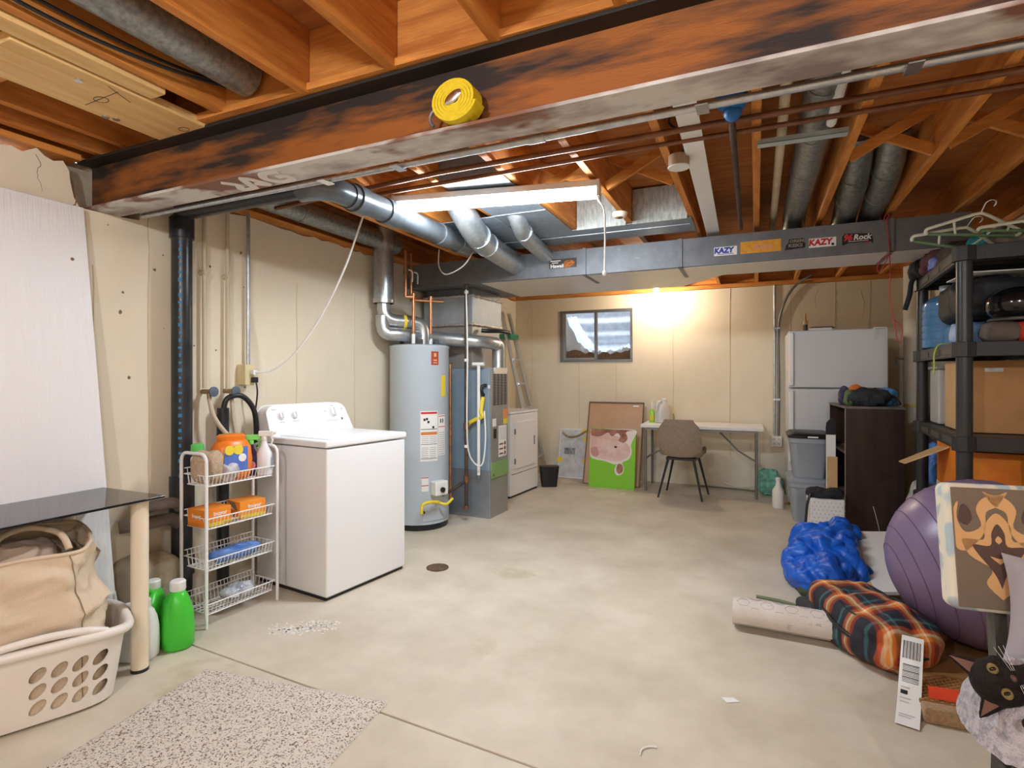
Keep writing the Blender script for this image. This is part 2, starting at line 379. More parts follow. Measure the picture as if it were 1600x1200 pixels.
# ---------------------------------------------------------------- steel beam
RUST = M('rusted_steel', (.035,.025,.022), .6, .25, col2=(.36,.12,.025), scale=2.2, stretch=(.55,1,3.2), lo=.42, hi=.58, bump=.15, bscale=60, rnd=False)
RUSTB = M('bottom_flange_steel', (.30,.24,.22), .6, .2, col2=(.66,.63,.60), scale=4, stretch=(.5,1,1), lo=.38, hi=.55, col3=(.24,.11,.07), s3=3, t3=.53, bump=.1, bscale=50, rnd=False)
BROT = math.atan2(1.735-1.80, 3.4)
bm = thing('steel_beam', 'rusty steel beam crossing the room under the joists', 'beam', (-3.1, 1.715, 2.112), BROT)
MB().bx(0, 4.75, -.075, .075, 0, .013).build('bottom_flange', RUSTB, bm, bevel=.003)
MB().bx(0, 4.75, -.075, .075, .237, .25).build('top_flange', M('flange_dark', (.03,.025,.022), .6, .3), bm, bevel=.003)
MB().bx(0, 4.75, -.005, .005, .013, .237).build('web', RUST, bm)
for k, pp in enumerate(([(1.02,-.05),(1.06,.0),(1.03,.05),(1.11,.055)], [(1.10,.055),(1.15,-.05),(1.19,.05),(1.14,.02)], [(1.34,-.035),(1.27,-.05),(1.23,.0),(1.27,.05),(1.33,.045),(1.33,.005),(1.29,.0)])):   # sprayed white number on the flange
    MB().tube(spline([(x,y,-.0005) for x, y in pp], 5), .018, 8).xf(Matrix.Diagonal((1,1,.12,1))).build('paint_mark', M('beam_paint', (.74,.70,.66), .8), bm)
# conduit strapped along the beam
cd = thing('conduit_run', 'thin grey metal conduit running along the steel beam', 'conduit', (-2.9, 1.82, 2.118), BROT)
MB().tube([(0,.018,.0), (4.45,.018,.0)], .0125, 10).build('pipe', GALV, cd, smooth=40)
for x in (1.25, 1.62, 2.75, 3.28): MB().bx(x-.018, x+.018, -.03, .036, -.017, -.013).build('strap', CHROME, cd)
for x in (2.2, 3.9): MB().cyl((x-.03,.018,0), (x+.03,.018,0), .016, 10).build('coupling', GALV, cd, smooth=40)
# yellow strap roll on the flange
st = thing('tow_strap', 'yellow webbing strap rolled up on the steel beam', 'strap', (-.905, 1.60, 2.126), BROT)
YW = M('yellow_webbing', (.78,.60,.015), .7, col2=(.68,.50,.01), scale=60)
sp = []
for k in range(150):
    q = k/150*2*PI*6; r = .012+.058*k/150; sp.append((r*math.cos(q)*1.18, r*math.sin(q)*.98))
m = MB(); vs = []; n = len(sp)
for i, (x, z) in enumerate(sp):
    for w, y in ((-.0049,-.03),( .0049,-.03),(.0049,.03),(-.0049,.03)):
        l = math.hypot(x, z) or 1; vs.append((x*(1+w/l), y, .07+z*(1+w/l)))
m.add(vs, [(i*4+a, i*4+b, (i+1)*4+b, (i+1)*4+a) for i in range(n-1) for a, b in ((0,1),(1,2),(2,3),(3,0))]+[(3,2,1,0), ((n-1)*4,(n-1)*4+1,(n-1)*4+2,(n-1)*4+3)])
m.build('webbing', YW, st)
MB().blob((0,-.032,.075), (.035,.006,.018), 1, nu=14, nv=8, tilt=(0,-.5,0)).build('hook_tip', CHROME, st, smooth=60)
MB().tube(arc((-.078,.0,.035), .03, .9, 4.2, 10, (1,0,0), (0,0,1)), .006, 6).build('hook', GREYM, st, smooth=40)
# ---------------------------------------------------------------- pipes hung under the joists
def run(name, pts, r, mat, label, cat='pipe', n=10, sm=40, parts=()):
    t = thing(name, label, cat, pts[0], world=True)
    MB().tube(pts, r, n).build('pipe', mat, t, smooth=sm)
    for nm, q, mt in parts: q.build(nm, mt, t, smooth=sm)
    return t
run('water_pipe', [(-2.75,2.56,2.34), (-1.5,2.45,2.34), (1.5,2.43,2.34)], .013, BROWNP, 'brown pipe across the joists, nearer the steel beam of two')
run('water_pipe', [(-2.2,2.62,2.345), (-.4,2.575,2.345), (1.5,2.58,2.345)], .011, BROWNP, 'brown pipe across the joists, farther from the steel beam of two')
# white strip, drain pipe with blue test cap, pvc, round ducts at the right
wsb = MB().bx(-.045, .045, 0, 2.25, -.004, .004).build('white_strip', WPLAS, bevel=.002); wsb.location = (-.255, 2.2, 2.352); wsb.rotation_euler = (0,0,.018)
tag(wsb, 'long flat white strip fixed under the joists beside blue cap', 'strip')
t = thing('drain_riser', 'dark pipe with a bright blue collar under the subfloor', 'pipe', (-.09, 2.33, 2.40), world=True)
MB().tube([(-.088,2.36,2.45), (-.088,2.38,2.345), (-.092,2.5,2.325), (-.10,4.2,2.33)], .014, 10).build('pipe', IRON, t, smooth=40)
MB().blob((-.088,2.36,2.395), (.062,.06,.05), 1.2, .010, 20, 2, 20, 12).blob((-.088,2.365,2.345), (.035,.035,.04), 1, .006, 20, 3, 14, 8).build('collar', M('blue_plastic', (.015,.14,.42), .45), t, smooth=60)
run('pvc_pipe', [(.105,2.0,2.43), (.112,4.7,2.43)], .022, M('aged_pvc', (.66,.55,.40), .6, col2=(.55,.42,.28), scale=7), 'long aged off-white pipe between the joists beside round duct')
run('pvc_stub', [(.30,2.3,2.42), (.295,2.74,2.385)], .02, WPLAS, 'short bright white pipe stub beside the round duct')
def round_duct(name, pts, r, label, joints=(), mat=GALVD):
    t = thing(name, label, 'duct', pts[0], world=True)
    MB().tube(pts, r, 22).build('duct_wall', mat, t, smooth=50)
    for c, d in joints:
        c = Vector(c); d = Vector(d).normalized(); MB().cyl(c-d*.012, c+d*.012, r+.004, 22).build('joint_band', mat, t, smooth=50)
    return t
round_duct('round_duct', [(.255,1.95,2.47), (.255,2.9,2.47), (.25,4.45,2.45), (.25,4.6,2.38)], .075, 'galvanised round duct between joists beside the off-white pipe', [((.255,3.0,2.47),(0,1,0)), ((.252,3.5,2.463),(0,1,0)), ((.255,2.5,2.47),(0,1,0))])
round_duct('round_duct', [(.505,3.46,2.59), (.51,3.6,2.48), (.53,3.85,2.44), (.56,4.42,2.42), (.56,4.6,2.36)], .075, 'left one of two galvanised elbow ducts behind the trunk duct', [((.515,3.72,2.46),(.05,1,-.2)), ((.54,4.1,2.432),(0,1,0))])
round_duct('round_duct', [(.665,3.46,2.59), (.67,3.6,2.48), (.69,3.85,2.44), (.72,4.42,2.42), (.72,4.6,2.36)], .072, 'right one of two galvanised elbow ducts behind the trunk duct', [((.675,3.72,2.46),(.05,1,-.2)), ((.70,4.1,2.432),(0,1,0))])
zs = MB().bx(0, .36, 0, .05, 0, .003).bx(0, .36, 0, .003, 0, .022).build('metal_strip', M('strip_steel', (.52,.60,.62), .4, .5)); zs.location = (.005, 2.75, 2.345); zs.rotation_euler = (0,0,.04)
tag(zs, 'pale galvanised steel strip nailed across two joists', 'strip')
t = thing('ceiling_box', 'round junction box with white cover on the joist', 'junction box', (-.345,2.78,2.35))
MB().lathe([(.046,.0),(.05,.01),(.05,.05)], (0,0,-.04), 22).build('box_body', M('tan_box', (.42,.27,.17), .6), t, smooth=40)
MB().lathe([(.050,-.004),(.053,0),(.05,.004)], (0,0,-.045), 22).build('cover', WPLAS, t, smooth=40)
MB().tube(spline([(0,.0,.01), (.05,-.06,.06), (-.02,-.18,.1), (.03,-.3,.12)], 5), .006, 6).build('cable', BLACK, t, smooth=40)
t = thing('lamp_holder', 'small round cream lamp base on a joist', 'lamp holder', (-.82,3.6,2.362))
MB().lathe([(.035,-.03),(.05,-.012),(.05,0)], (0,0,0), 20).build('base', CREAM, t, smooth=40); MB().lathe([(.017,-.034),(.019,-.03)], (0,0,0), 14).build('socket', BROWNP, t, smooth=40)
# ABS waste pipe from the stack to the furnace side
t = thing('waste_pipe', 'thick dark plastic waste pipe sloping under the joists', 'pipe', (-2.86,2.05,2.2), world=True)
AB2 = M('glossy_abs', (.10,.115,.13), .28, .35, col2=(.15,.17,.19), scale=8)
MB().tube([(-2.9,2.04,2.19), (-2.3,2.06,2.205), (-2.06,2.07,2.21)], .045, 18).build('branch', ABS, t, smooth=50)
MB().tube(spline([(-2.06,2.07,2.21), (-1.98,2.09,2.215), (-1.93,2.16,2.22), (-1.925,2.26,2.222)], 4), .060, 20).build('elbow', AB2, t, smooth=50)
MB().tube([(-1.925,2.26,2.222), (-1.93,2.62,2.232), (-1.99,3.60,2.27)], .066, 22).build('main_run', AB2, t, smooth=50)
for a, l in (((-1.925,2.30,2.223), .09), ((-1.93,2.56,2.23), .13), ((-1.965,3.2,2.255), .10), ((-1.985,3.50,2.268), .16)):
    MB().cyl(a, (a[0]-.006, a[1]+l, a[2]+.003), .074, 22).build('hub', AB2, t, smooth=50)
round_duct('branch_duct', spline([(-1.78,3.15,2.42), (-1.75,3.2,2.34), (-1.76,3.36,2.27), (-1.80,3.6,2.25), (-1.86,4.30,2.235)], 4), .085, 'pale galvanised branch duct bending down into the trunk duct', [((-1.765,3.42,2.262),(-.15,1,-.1)), ((-1.80,3.62,2.25),(-.1,1,0))], GALV)
round_duct('branch_duct', spline([(-1.50,3.35,2.44), (-1.47,3.4,2.36), (-1.48,3.5,2.31), (-1.52,3.72,2.29), (-1.58,4.28,2.28)], 4), .06, 'slimmer galvanised branch duct behind the pale one', [((-1.49,3.58,2.30),(0,1,0))], GALV)
round_duct('wall_duct', [(-2.885,2.3,2.435), (-2.885,4.0,2.43)], .075, 'dark round duct running above the left wall', [((-2.885,2.9,2.433),(0,1,0)), ((-2.885,3.6,2.431),(0,1,0))], GALVD)
round_duct('joist_duct', [(-1.835,-.6,2.485), (-1.845,1.58,2.475)], .075, 'long galvanised duct between joists left of the camera', [((-1.84,.9,2.48),(0,1,0))], GALVD)
run('black_cable', spline([(-1.93,.4,2.40), (-1.955,.9,2.375), (-1.945,1.2,2.385), (-1.93,1.45,2.42), (-1.90,1.62,2.45)], 6), .007, BLACK, 'black cable sagging along the joist beside long duct, lower', 'cable', 6)
run('black_cable', spline([(-1.97,.4,2.43), (-1.97,1.0,2.42), (-1.955,1.35,2.43), (-1.93,1.62,2.47)], 6), .006, BLACK, 'black cable along the joist beside long duct, upper', 'cable', 6)
# ---------------------------------------------------------------- sheet metal: return panning and trunk duct
t = thing('return_duct', 'wide flat blue-grey sheet metal return duct under joists', 'duct', (-1.4,3.6,2.35), world=True)
m = MB().bx(-1.60, -1.23, 2.62, 4.22, 2.352, 2.358).bx(-2.30, -1.60, 3.30, 4.22, 2.346, 2.352).bx(-1.23, -.40, 3.86, 4.22, 2.352, 2.358); m.build('sheet', GALVB, t)
MB().bx(-1.60, -1.235, 2.62, 2.626, 2.358, 2.585).build('end_cap', GALVB, t)
MB().bx(-2.3, -.42, 3.98, 3.988, 2.341, 2.346).build('seam', GALV, t); MB().bx(-1.60, -1.23, 3.3, 3.306, 2.349, 2.352).build('seam', GALV, t)
FOIL = M('insul_foil', (.34,.37,.36), .6, .35, col2=(.58,.61,.58), scale=60, stretch=(1,1,.25), bump=.4, bscale=60)
MB().bx(-1.19, -.832, 3.84, 3.86, 2.345, 2.585).build('liner_board', FOIL, t, bevel=.004); MB().bx(-.788, -.422, 3.84, 3.86, 2.345, 2.585).build('liner_board', FOIL, t, bevel=.004)
TR = thing('trunk_duct', 'long rectangular sheet metal trunk duct across the room', 'duct', (-1.0,4.3,2.1), world=True)
TY = 4.28; TZ0, TZ1 = 2.105, 2.312
DUCT = M('trunk_sheet', (.15,.155,.17), .5, .35, col2=(.20,.205,.22), scale=9, bump=.06, bscale=5)
m = MB().bx(-2.98, -.62, TY, 5.20, TZ0, TZ1); m.prism([(-.62,TY),(-.25,TY),(-.25,4.74),(-.62,5.20)], 'z', TZ0, TZ1); m.bx(-.25, 1.22, TY, 4.74, TZ0, TZ1)
m.build('duct_wall', DUCT, TR)
for x in (-1.26, -.52, .80): MB().bx(x-.014, x+.014, TY-.01, TY, TZ0-.006, TZ1+.004).bx(x-.014, x+.014, TY-.01, 4.70, TZ0-.008, TZ0-.0005).build('drive_cleat', DUCT, TR)
for x, z in ((-.98, 2.28), (-.84, 2.20)): MB().bx(x-.014, x+.014, TY-.004, TY, z-.006, z+.006).build('rivet_tab', GREYM, TR)
LIGHTP = M('beige_underside', (.70,.66,.60), .4, .2)
MB().bx(-2.2, -.62, TY+.03, 5.19, TZ0-.004, TZ0-.0005).bx(-.25, 1.2, TY+.02, 4.73, TZ0-.004, TZ0-.0005).prism([(-.62,TY+.03),(-.25,TY+.02),(-.25,4.73),(-.62,5.19)], 'z', TZ0-.004, TZ0-.0005).build('bottom_panel', LIGHTP, TR)
def sticker(x0, x1, z0, z1, mat, label):
    o = MB().bx(x0, x1, TY-.0022, TY-.0005, z0, z1).build('sticker', mat, TR); o['label'] = label; return o
def front_text(body, x, z, size, mat, parent, sx=1, shear=0, bold=0, y=TY-.003, rot=0):
    return text_mesh(body, size, mat, 'lettering', parent, Matrix.Translation((x,y,z))@Matrix.Rotation(PI/2,4,'X')@Matrix.Rotation(rot,4,'Z'), sx=sx, shear=shear, bold=bold)
STW = M('sticker_white', (.82,.80,.78), .5); STR = M('sticker_red', (.55,.03,.03), .5); STB = M('sticker_blue', (.03,.05,.35), .5); STO = M('sticker_orange', (.75,.34,.03), .6, col2=(.62,.28,.03), scale=30); STK = M('sticker_black', (.02,.02,.02), .5)
STD = M('sticker_dark', (.06,.04,.03), .5)
s1 = sticker(-1.56, -1.325, 2.172, 2.247, STD, 'dark Hawaii bumper sticker'); front_text('Hawaii', -1.49, 2.190, .042, STW, s1, 1.0, 0, .001); MB().bx(-1.55, -1.46, TY-.0032, TY-.0026, 2.229, 2.236).bx(-1.535, -1.48, TY-.0032, TY-.0026, 2.214, 2.220).build('fine_print', STW, s1)
MB().blob((-1.39,TY-.003,2.21), (.05,.0012,.03), 1, .02, 40, 5, 20, 10).build('flame_print', M('sticker_flame', (.65,.20,.03), .5, col2=(.25,.08,.03), scale=40), s1)
s2 = sticker(-.283, -.128, 2.165, 2.228, STW, 'white KAZY sticker with blue letters'); front_text('KAZY', -.218, 2.20, .052, STB, s2, .95, .1, .003); MB().bx(-.26, -.15, TY-.0032, TY-.0026, 2.173, 2.177).build('fine_print', STB, s2)
s3 = sticker(-.105, .157, 2.165, 2.25, STO, 'torn orange sticker'); front_text('Kurs', .04, 2.205, .05, M('sticker_pink', (.70,.30,.20), .6), s3, 1.2, .2, .002)
s4 = MB().prism([(.18,2.165),(.305,2.175),(.308,2.205),(.296,2.212),(.298,2.24),(.205,2.24),(.203,2.215),(.188,2.2)], 'y', TY-.0022, TY-.0005).build('sticker', STK, TR); s4['label'] = 'black sticker with stacked tan letters'
TANI = M('sticker_tan', (.26,.22,.19), .6); front_text('OREM', .252, 2.223, .028, TANI, s4, 1.15, .1, .001); front_text('KEKS', .245, 2.193, .03, TANI, s4, 1.3, .1, .001)
s5 = sticker(.328, .49, 2.168, 2.23, STW, 'white KAZY sticker with red letters'); front_text('KAZY', .395, 2.20, .056, STR, s5, .95, .1, .003); MB().bx(.462, .478, TY-.0035, TY-.003, 2.174, 2.19).build('emblem', STK, s5)
s6 = MB().prism([(.525,2.165),(.56,2.178),(.69,2.178),(.70,2.165),(.70,2.195),(.688,2.232),(.60,2.24),(.54,2.243),(.525,2.225)], 'y', TY-.0022, TY-.0005).build('sticker', STK, TR); s6['label'] = 'black 96 Rock sticker'
front_text('96', .555, 2.213, .062, M('sticker_bright_red', (.75,.05,.04), .5), s6, .8, .3, .002); front_text('Rock', .638, 2.212, .05, STW, s6, .95, .2, .0015)
MB().bx(.56, .675, TY-.004, TY-.003, 2.186, 2.189).build('underline', STW, s6); MB().bx(.652, .685, TY-.0035, TY-.003, 2.171, 2.178).build('fine_print', STR, s6)
# red cord on the trunk
run('red_cord', spline([(.757,4.26,2.30), (.762,4.255,2.33), (.775,4.265,2.345), (.785,4.262,2.33), (.772,4.262,2.30), (.78,4.262,2.2), (.79,4.27,2.08), (.80,4.3,1.95), (.802,4.32,1.80), (.83,4.33,1.62), (.845,4.34,1.52)], 5), .0035, M('red_rope', (.45,.05,.045), .7), 'thin red cord hanging from the trunk duct', 'cord', 6,
    parts=(('loop', MB().tube(spline([(.80,4.26,2.08), (.75,4.255,2.06), (.72,4.255,2.0), (.735,4.255,1.97), (.78,4.26,2.06)], 5), .0035, 6), MATS['red_rope']), ('loop', MB().tube(spline([(.83,4.33,1.66), (.87,4.335,1.60), (.86,4.34,1.50)], 4), .003, 6), MATS['red_rope'])))
# ---------------------------------------------------------------- lamps
TUBE = M('lit_diffuser', (.85,.935,1.0), .5, emit=LAMP_TUBE)
LF = thing('shop_light', 'lit white fluorescent shop light hanging under the joists', 'light', (-1.37, 2.835, 2.29), math.atan2(.21, 1.13))
MB().bx(-.60, .60, -.062, .062, .018, .055).build('housing', WHITE, LF, bevel=.006)
MB().grid(lambda u, v: (-.585+1.17*v, -.055+.11*u, .018-.048*math.sin(PI*u)**.7), 14, 3).build('diffuser', TUBE, LF, smooth=60)
for sx in (-1, 1): MB().bx(min(sx*.585, sx*.603), max(sx*.585, sx*.603), -.064, .064, -.035, .057).build('end_cap', WPLAS, LF, bevel=.004)
for sx in (-.5, .5): MB().tube([(sx,0,.055), (sx,0,.075)], .003, 5).build('hanger', CHROME, LF)
MB().tube(spline([(.56,0,.02), (.60,-.05,-.06), (.63,-.06,-.14), (.63,-.06,-.44)], 6), .004, 6).build('pull_cord', WPLAS, LF, smooth=40); MB().blob((.63,-.06,-.45), (.012,.01,.016), 1, nu=10, nv=8).build('cord_knob', WPLAS, LF, smooth=60)
BULB = M('lit_bulb', (1.0,.89,.70), .5, emit=LAMP_BULB*.85)
def bulb(loc, label, chain=True, col=None):
    t = thing('bare_bulb', label, 'light', loc)
    MB().lathe([(.055,.0),(.06,-.02),(.035,-.05),(.022,-.06)], (0,0,0), 18).build('lampholder', WPLAS, t, smooth=40)
    MB().blob((0,0,-.095), (.032,.032,.04), 1, nu=16, nv=10).build('bulb', col or BULB, t, smooth=60)
    if chain: MB().tube([(.03,0,-.05), (.032,0,-.36)], .002, 5).build('pull_chain', CHROME, t)
bulb((-1.06, 6.5, 2.36), 'bare lit bulb with pull chain near the back wall')
BULB_FILL = M('cool_fill_bulb', (.92,.95,1.0), .5, emit=LAMP_BULB*2.0)  # unseen bulbs added behind the camera to fill the front of the room
bulb((-.95, -.55, 2.362), 'added unseen fill bulb on the ceiling behind camera, left', True, BULB_FILL)
bulb((.75, -.95, 2.362), 'added unseen fill bulb on the ceiling behind camera, right', True, BULB_FILL)
bulb((.60, 3.75, 2.362), 'bare lit bulb between the joists above the metal shelf side', False, M('lit_dim_bulb', (1.0,.86,.66), .5, emit=LAMP_BULB*.25)) if False else None
# ================================================================== LEFT SIDE
# leaning door slab
DOORW = M('white_door_skin', (.80,.80,.82), .45, bump=.55, bscale=16, bstretch=(1,2.2,.22), rnd=False)
t = thing('door_panel', 'white wood-grain door slab leaning against the left wall', 'door', (-2.80,1.25,0), world=True)
def slant(y, x, z): return (x, y, z)
zt = 2.10
m = MB(); m.add([(-2.835,.90,.0),(-2.80,.90,0),(-2.80,1.665,0),(-2.835,1.665,0),(-2.99,.83,zt),(-2.955,.83,zt),(-2.955,1.595,zt),(-2.99,1.595,zt)],
    [(0,3,2,1),(4,5,6,7),(0,1,5,4),(1,2,6,5),(2,3,7,6),(3,0,4,7)]); m.build('slab', DOORW, t, bevel=.003)
MB().cyl((-2.945,1.535,1.84), (-2.935,1.535,1.84), .008, 10).build('screw_hole', CRACK, t)
# ABS stack
t = thing('drain_stack', 'tall black plastic drain pipe standing at left wall', 'pipe', (-2.9,2.05,0), world=True)
MB().tube([(-2.9,2.05,.0), (-2.9,2.05,2.17)], .052, 24).build('pipe', ABS, t, smooth=50)
for z0, z1 in ((2.05,2.16), (.55,.74), (.2,.30)): MB().cyl((-2.9,2.05,z0), (-2.9,2.05,z1), .062, 24).build('hub', ABS, t, smooth=50)
MB().tube(spline([(-2.9,2.05,.46), (-2.88,1.98,.52), (-2.88,1.86,.53), (-2.93,1.74,.53)], 5), .034, 14).build('branch', M('dusty_pipe', (.20,.16,.13), .7, col2=(.12,.10,.09), scale=8), t, smooth=50)
MB().tube(spline([(-2.9,2.05,.52), (-2.87,2.0,.60), (-2.87,1.92,.615), (-2.92,1.82,.60)], 5), .03, 14).build('branch', MATS['dusty_pipe'], t, smooth=50)
BLUEI = M('blue_print', (.03,.20,.42), .6)
for k in range(34):
    z = 2.02-k*.041; a = -.78
    MB().box((-2.9+.0525*math.cos(a), 2.05+.0525*math.sin(a), z), (.001,.010+.004*(k%3),.013+.006*(k%2)), (0,0,a)).build('print_mark', BLUEI, t)
# thin wall pipes
for k, (yy, z0, lab) in enumerate(((2.235,1.22,'thin cream pipe on the left wall nearest the black stack'), (2.39,1.20,'thin cream pipe on the left wall, middle of three'))):
    t = thing('wall_pipe', lab, 'pipe', (-2.965,yy,z0), world=True)
    MB().tube([(-2.965,yy,z0), (-2.965,yy,2.31)], .012, 10).build('pipe', M('painted_pipe', (.60,.51,.37), .6), t, smooth=40)
    MB().cyl((-2.999,yy,1.9), (-2.95,yy,1.9), .016, 10).build('clip', MATS['painted_pipe'], t)
t = thing('outlet_box', 'cream outlet box with conduit and plugs on left wall', 'outlet', (-2.96,2.53,1.27), world=True)
MB().tube([(-2.965,2.54,1.36), (-2.965,2.54,2.33)], .012, 10).build('conduit', GALV, t, smooth=40)
MB().bx(-2.998, -2.925, 2.485, 2.56, 1.235, 1.365).build('box', M('cream_box', (.66,.56,.33), .5), t, bevel=.005)
MB().bx(-2.925, -2.895, 2.52, 2.55, 1.30, 1.33).build('plug', WPLAS, t, bevel=.004); MB().bx(-2.925, -2.89, 2.525, 2.555, 1.25, 1.285).build('plug', BLACK, t, bevel=.004)
MB().tube(spline([(-2.895,2.54,1.255), (-2.89,2.545,1.2), (-2.90,2.55,1.14), (-2.93,2.56,1.05)], 4), .005, 6).build('appliance_cord', BLACK, t, smooth=40)
run('power_cable', spline([(-2.90,2.535,1.315), (-2.82,2.60,1.33), (-2.70,2.66,1.43), (-2.52,2.70,1.66), (-2.32,2.68,1.93), (-2.18,2.64,2.14), (-2.09,2.62,2.30)], 6), .006, WPLAS, 'white power cable swooping from outlet up to the joists', 'cable', 8)
# washer valves, hoses and standpipe
t = thing('washer_valves', 'pair of brass washer taps with hoses behind wire rack', 'tap', (-2.95,2.33,1.19), world=True)
BRASS = M('old_brass', (.32,.22,.12), .45, .8)
for yy in (2.24, 2.39):
    MB().cyl((-2.99,yy,1.20), (-2.90,yy,1.20), .014, 10).cyl((-2.935,yy,1.20), (-2.93,yy,1.16), .012, 10).build('valve', BRASS, t, smooth=40)
    MB().lathe([(.008,0),(.03,.004),(.03,.012),(.008,.016)], (-2.90,yy,1.20), 12, 'x').build('handwheel', M('blue_grey_paint', (.12,.15,.20), .5, .4), t, smooth=40)
MB().tube(spline([(-2.93,2.24,1.16), (-2.90,2.25,1.05), (-2.86,2.30,.95), (-2.84,2.36,.90)], 6), .013, 10).build('hose', M('beige_hose', (.55,.46,.34), .5), t, smooth=40)
MB().tube(spline([(-2.93,2.39,1.16), (-2.92,2.40,1.0), (-2.90,2.42,.85)], 6), .012, 10).build('hose', MATS['beige_hose'], t, smooth=40)
t = thing('standpipe', 'black standpipe with a hooked black drain hose', 'pipe', (-2.93,2.33,0), world=True)
MB().tube([(-2.93,2.33,.05), (-2.93,2.33,1.10)], .034, 16).build('pipe', ABS, t, smooth=40)
MB().tube(spline([(-2.93,2.33,1.0), (-2.92,2.335,1.13), (-2.90,2.37,1.17), (-2.88,2.44,1.16), (-2.86,2.50,1.06), (-2.88,2.53,.85)], 6), .016, 12).build('drain_hose', BLACK, t, smooth=40)
# ---------------------------------------------------------------- washer
WS = thing('washing_machine', 'white top-loading washing machine with three dials', 'washing machine', (-2.24,2.452,0), -.131)
MB().bx(-.655, -.002, .0, .655, .02, .872).build('cabinet', WHITE, WS, bevel=.012, bseg=3)
MB().bx(-.66, .006, -.008, .663, .878, .918).build('top_deck', WHITE, WS, bevel=.012, bseg=3)
MB().bx(-.50, -.03, .06, .60, .9175, .9215).build('lid', WHITE, WS, bevel=.004)
MB().bx(-.64, -.02, .01, .645, .0, .022).build('base', BLACK, WS)
cp = [(.0,.915),(.655,.915)]
for cx, cz, a0, a1 in ((.565,1.045,-.1,PI/2), (.075,1.045,PI/2,PI+.05)):
    for k in range(7): a = a0+(a1-a0)*k/6; cp.append((cx+.068*math.cos(a), cz+.055*math.sin(a)))
m = MB(); n = len(cp)
m.add([(-.50+(p[1]-.915)*-.42, p[0], p[1]) for p in cp]+[(-.655, p[0], p[1]) for p in cp], [(i,(i+1)%n,n+(i+1)%n,n+i) for i in range(n)]+[tuple(range(n)), tuple(reversed(range(n, 2*n)))])
con = m.build('console', WHITE, WS, bevel=.006)
KN = M('knob_grey', (.62,.62,.63), .35)
def knob(y, z, r):
    x = -.50+(z-.915)*-.42; c = Vector((x,y,z)); d = Vector((1,0,.40)).normalized()
    k = MB().cyl(c, c+d*.004, r*1.25, 20).build('dial_ring', M('dial_ring', (.72,.72,.73), .4), con, smooth=40)
    MB().cyl(c, c+d*.022, r, 20, r*.85).build('knob', WHITE, con, smooth=40); MB().box(c+d*.024, (.006,.006,r*1.7), (0,-.38,0)).build('knob_grip', KN, con)
knob(.10, 1.035, .021); knob(.20, 1.035, .021); knob(.515, 1.04, .030)
for k in range(7): MB().box((-.50-.42*.07+.002, .455+k*.014, .985), (.002,.006,.004), (0,-.38,0)).build('indicator', GREYINK, con)
MB().box((-.50-.42*.075+.002, .58, .992), (.003,.012,.016), (0,-.38,0)).build('start_button', GREYM, con)
for y, z, w in ((.06,1.078,.03), (.10,.998,.035), (.20,1.0,.045), (.52,1.085,.03), (.455,1.05,.02), (.60,1.06,.02)): MB().box((-.50-.42*(z-.915)+.0012, y, z), (.001,w,.004), (0,-.38,0)).build('print', GREYINK, con)
# ---------------------------------------------------------------- wire rack (local: x depth toward room, y length)
RK = thing('wire_rack', 'white four-tier wire rack standing beside the washing machine', 'rack', (-2.565,1.945,0), -.08)
RD, RL = -.215, .425
for yy in (0, RL):
    MB().tube([(0,yy,0), (0,yy,.845)]+arc((-.045,yy,.845), .045, 0, PI/2, 5, (1,0,0), (0,0,1))+arc((RD+.045,yy,.845), .045, PI/2, PI, 5, (1,0,0), (0,0,1))+[(RD,yy,0)], .0085, 10).build('leg_loop', WIRE, RK, smooth=40)
for z in (.06, .285, .50, .72):
    m = MB(); x0, x1 = RD+.01, -.01
    m.tube([(x0,.01,z+.055),(x1,.01,z+.055),(x1,RL-.01,z+.055),(x0,RL-.01,z+.055)], .0035, 5, closed=True)
    m.tube([(x0+.012,.02,z),(x1-.012,.02,z),(x1-.012,RL-.02,z),(x0+.012,RL-.02,z)], .0035, 5, closed=True)
    m.tube([(x0,.01,z+.085),(x0,RL-.01,z+.085)], .003, 5)
    for k in range(19):
        yy = .025+(RL-.05)*k/18
        m.tube([(x0,yy,z+.085),(x0+.014,yy,z),(x1-.014,yy,z),(x1,yy,z+.055)], .002, 4)
    for k in range(1, 6):
        xx = x0+(x1-x0)*k/6; m.tube([(xx,.01,z+.055),(xx,.02,z),(xx,RL-.02,z),(xx,RL-.01,z+.055)], .002, 4)
    m.build('wire_tray', WIRE, RK)
def on_rack(x, y, z): return Matrix.Translation(RK.location)@Matrix.Rotation(-.08,4,'Z')@Vector((x,y,z))
def loft(m, secs, n=28, pw=2.6, mi=0):
    """secs: (z, cx, cy, rx, ry[, power])"""
    vs = []
    for s_ in secs:
        z, cx, cy, rx, ry = s_[:5]; p = s_[5] if len(s_) > 5 else pw
        for k in range(n):
            a = 2*PI*k/n; c_, s2 = math.cos(a), math.sin(a)
            vs.append((cx+rx*math.copysign(abs(c_)**(2/p), c_), cy+ry*math.copysign(abs(s2)**(2/p), s2), z))
    q = len(secs)
    m.add(vs, [(j*n+k, j*n+(k+1)%n, (j+1)*n+(k+1)%n, (j+1)*n+k) for j in range(q-1) for k in range(n)]+[tuple(reversed(range(n))), tuple(range((q-1)*n, q*n))], mi); return m
Z1 = .7255
ORA = M('orange_plastic', (.80,.20,.015), .35)
p = on_rack(-.115, .215, Z1)
t = thing('detergent_tub', 'bright orange rounded detergent tub on the rack top tier', 'tub', p, -.2)
loft(MB(), [(0,0,0,.06,.085),(.02,0,0,.075,.10),(.10,0,0,.08,.108),(.17,0,0,.074,.10),(.205,0,0,.06,.082),(.215,0,0,.05,.07)]).build('body', ORA, t, smooth=60)
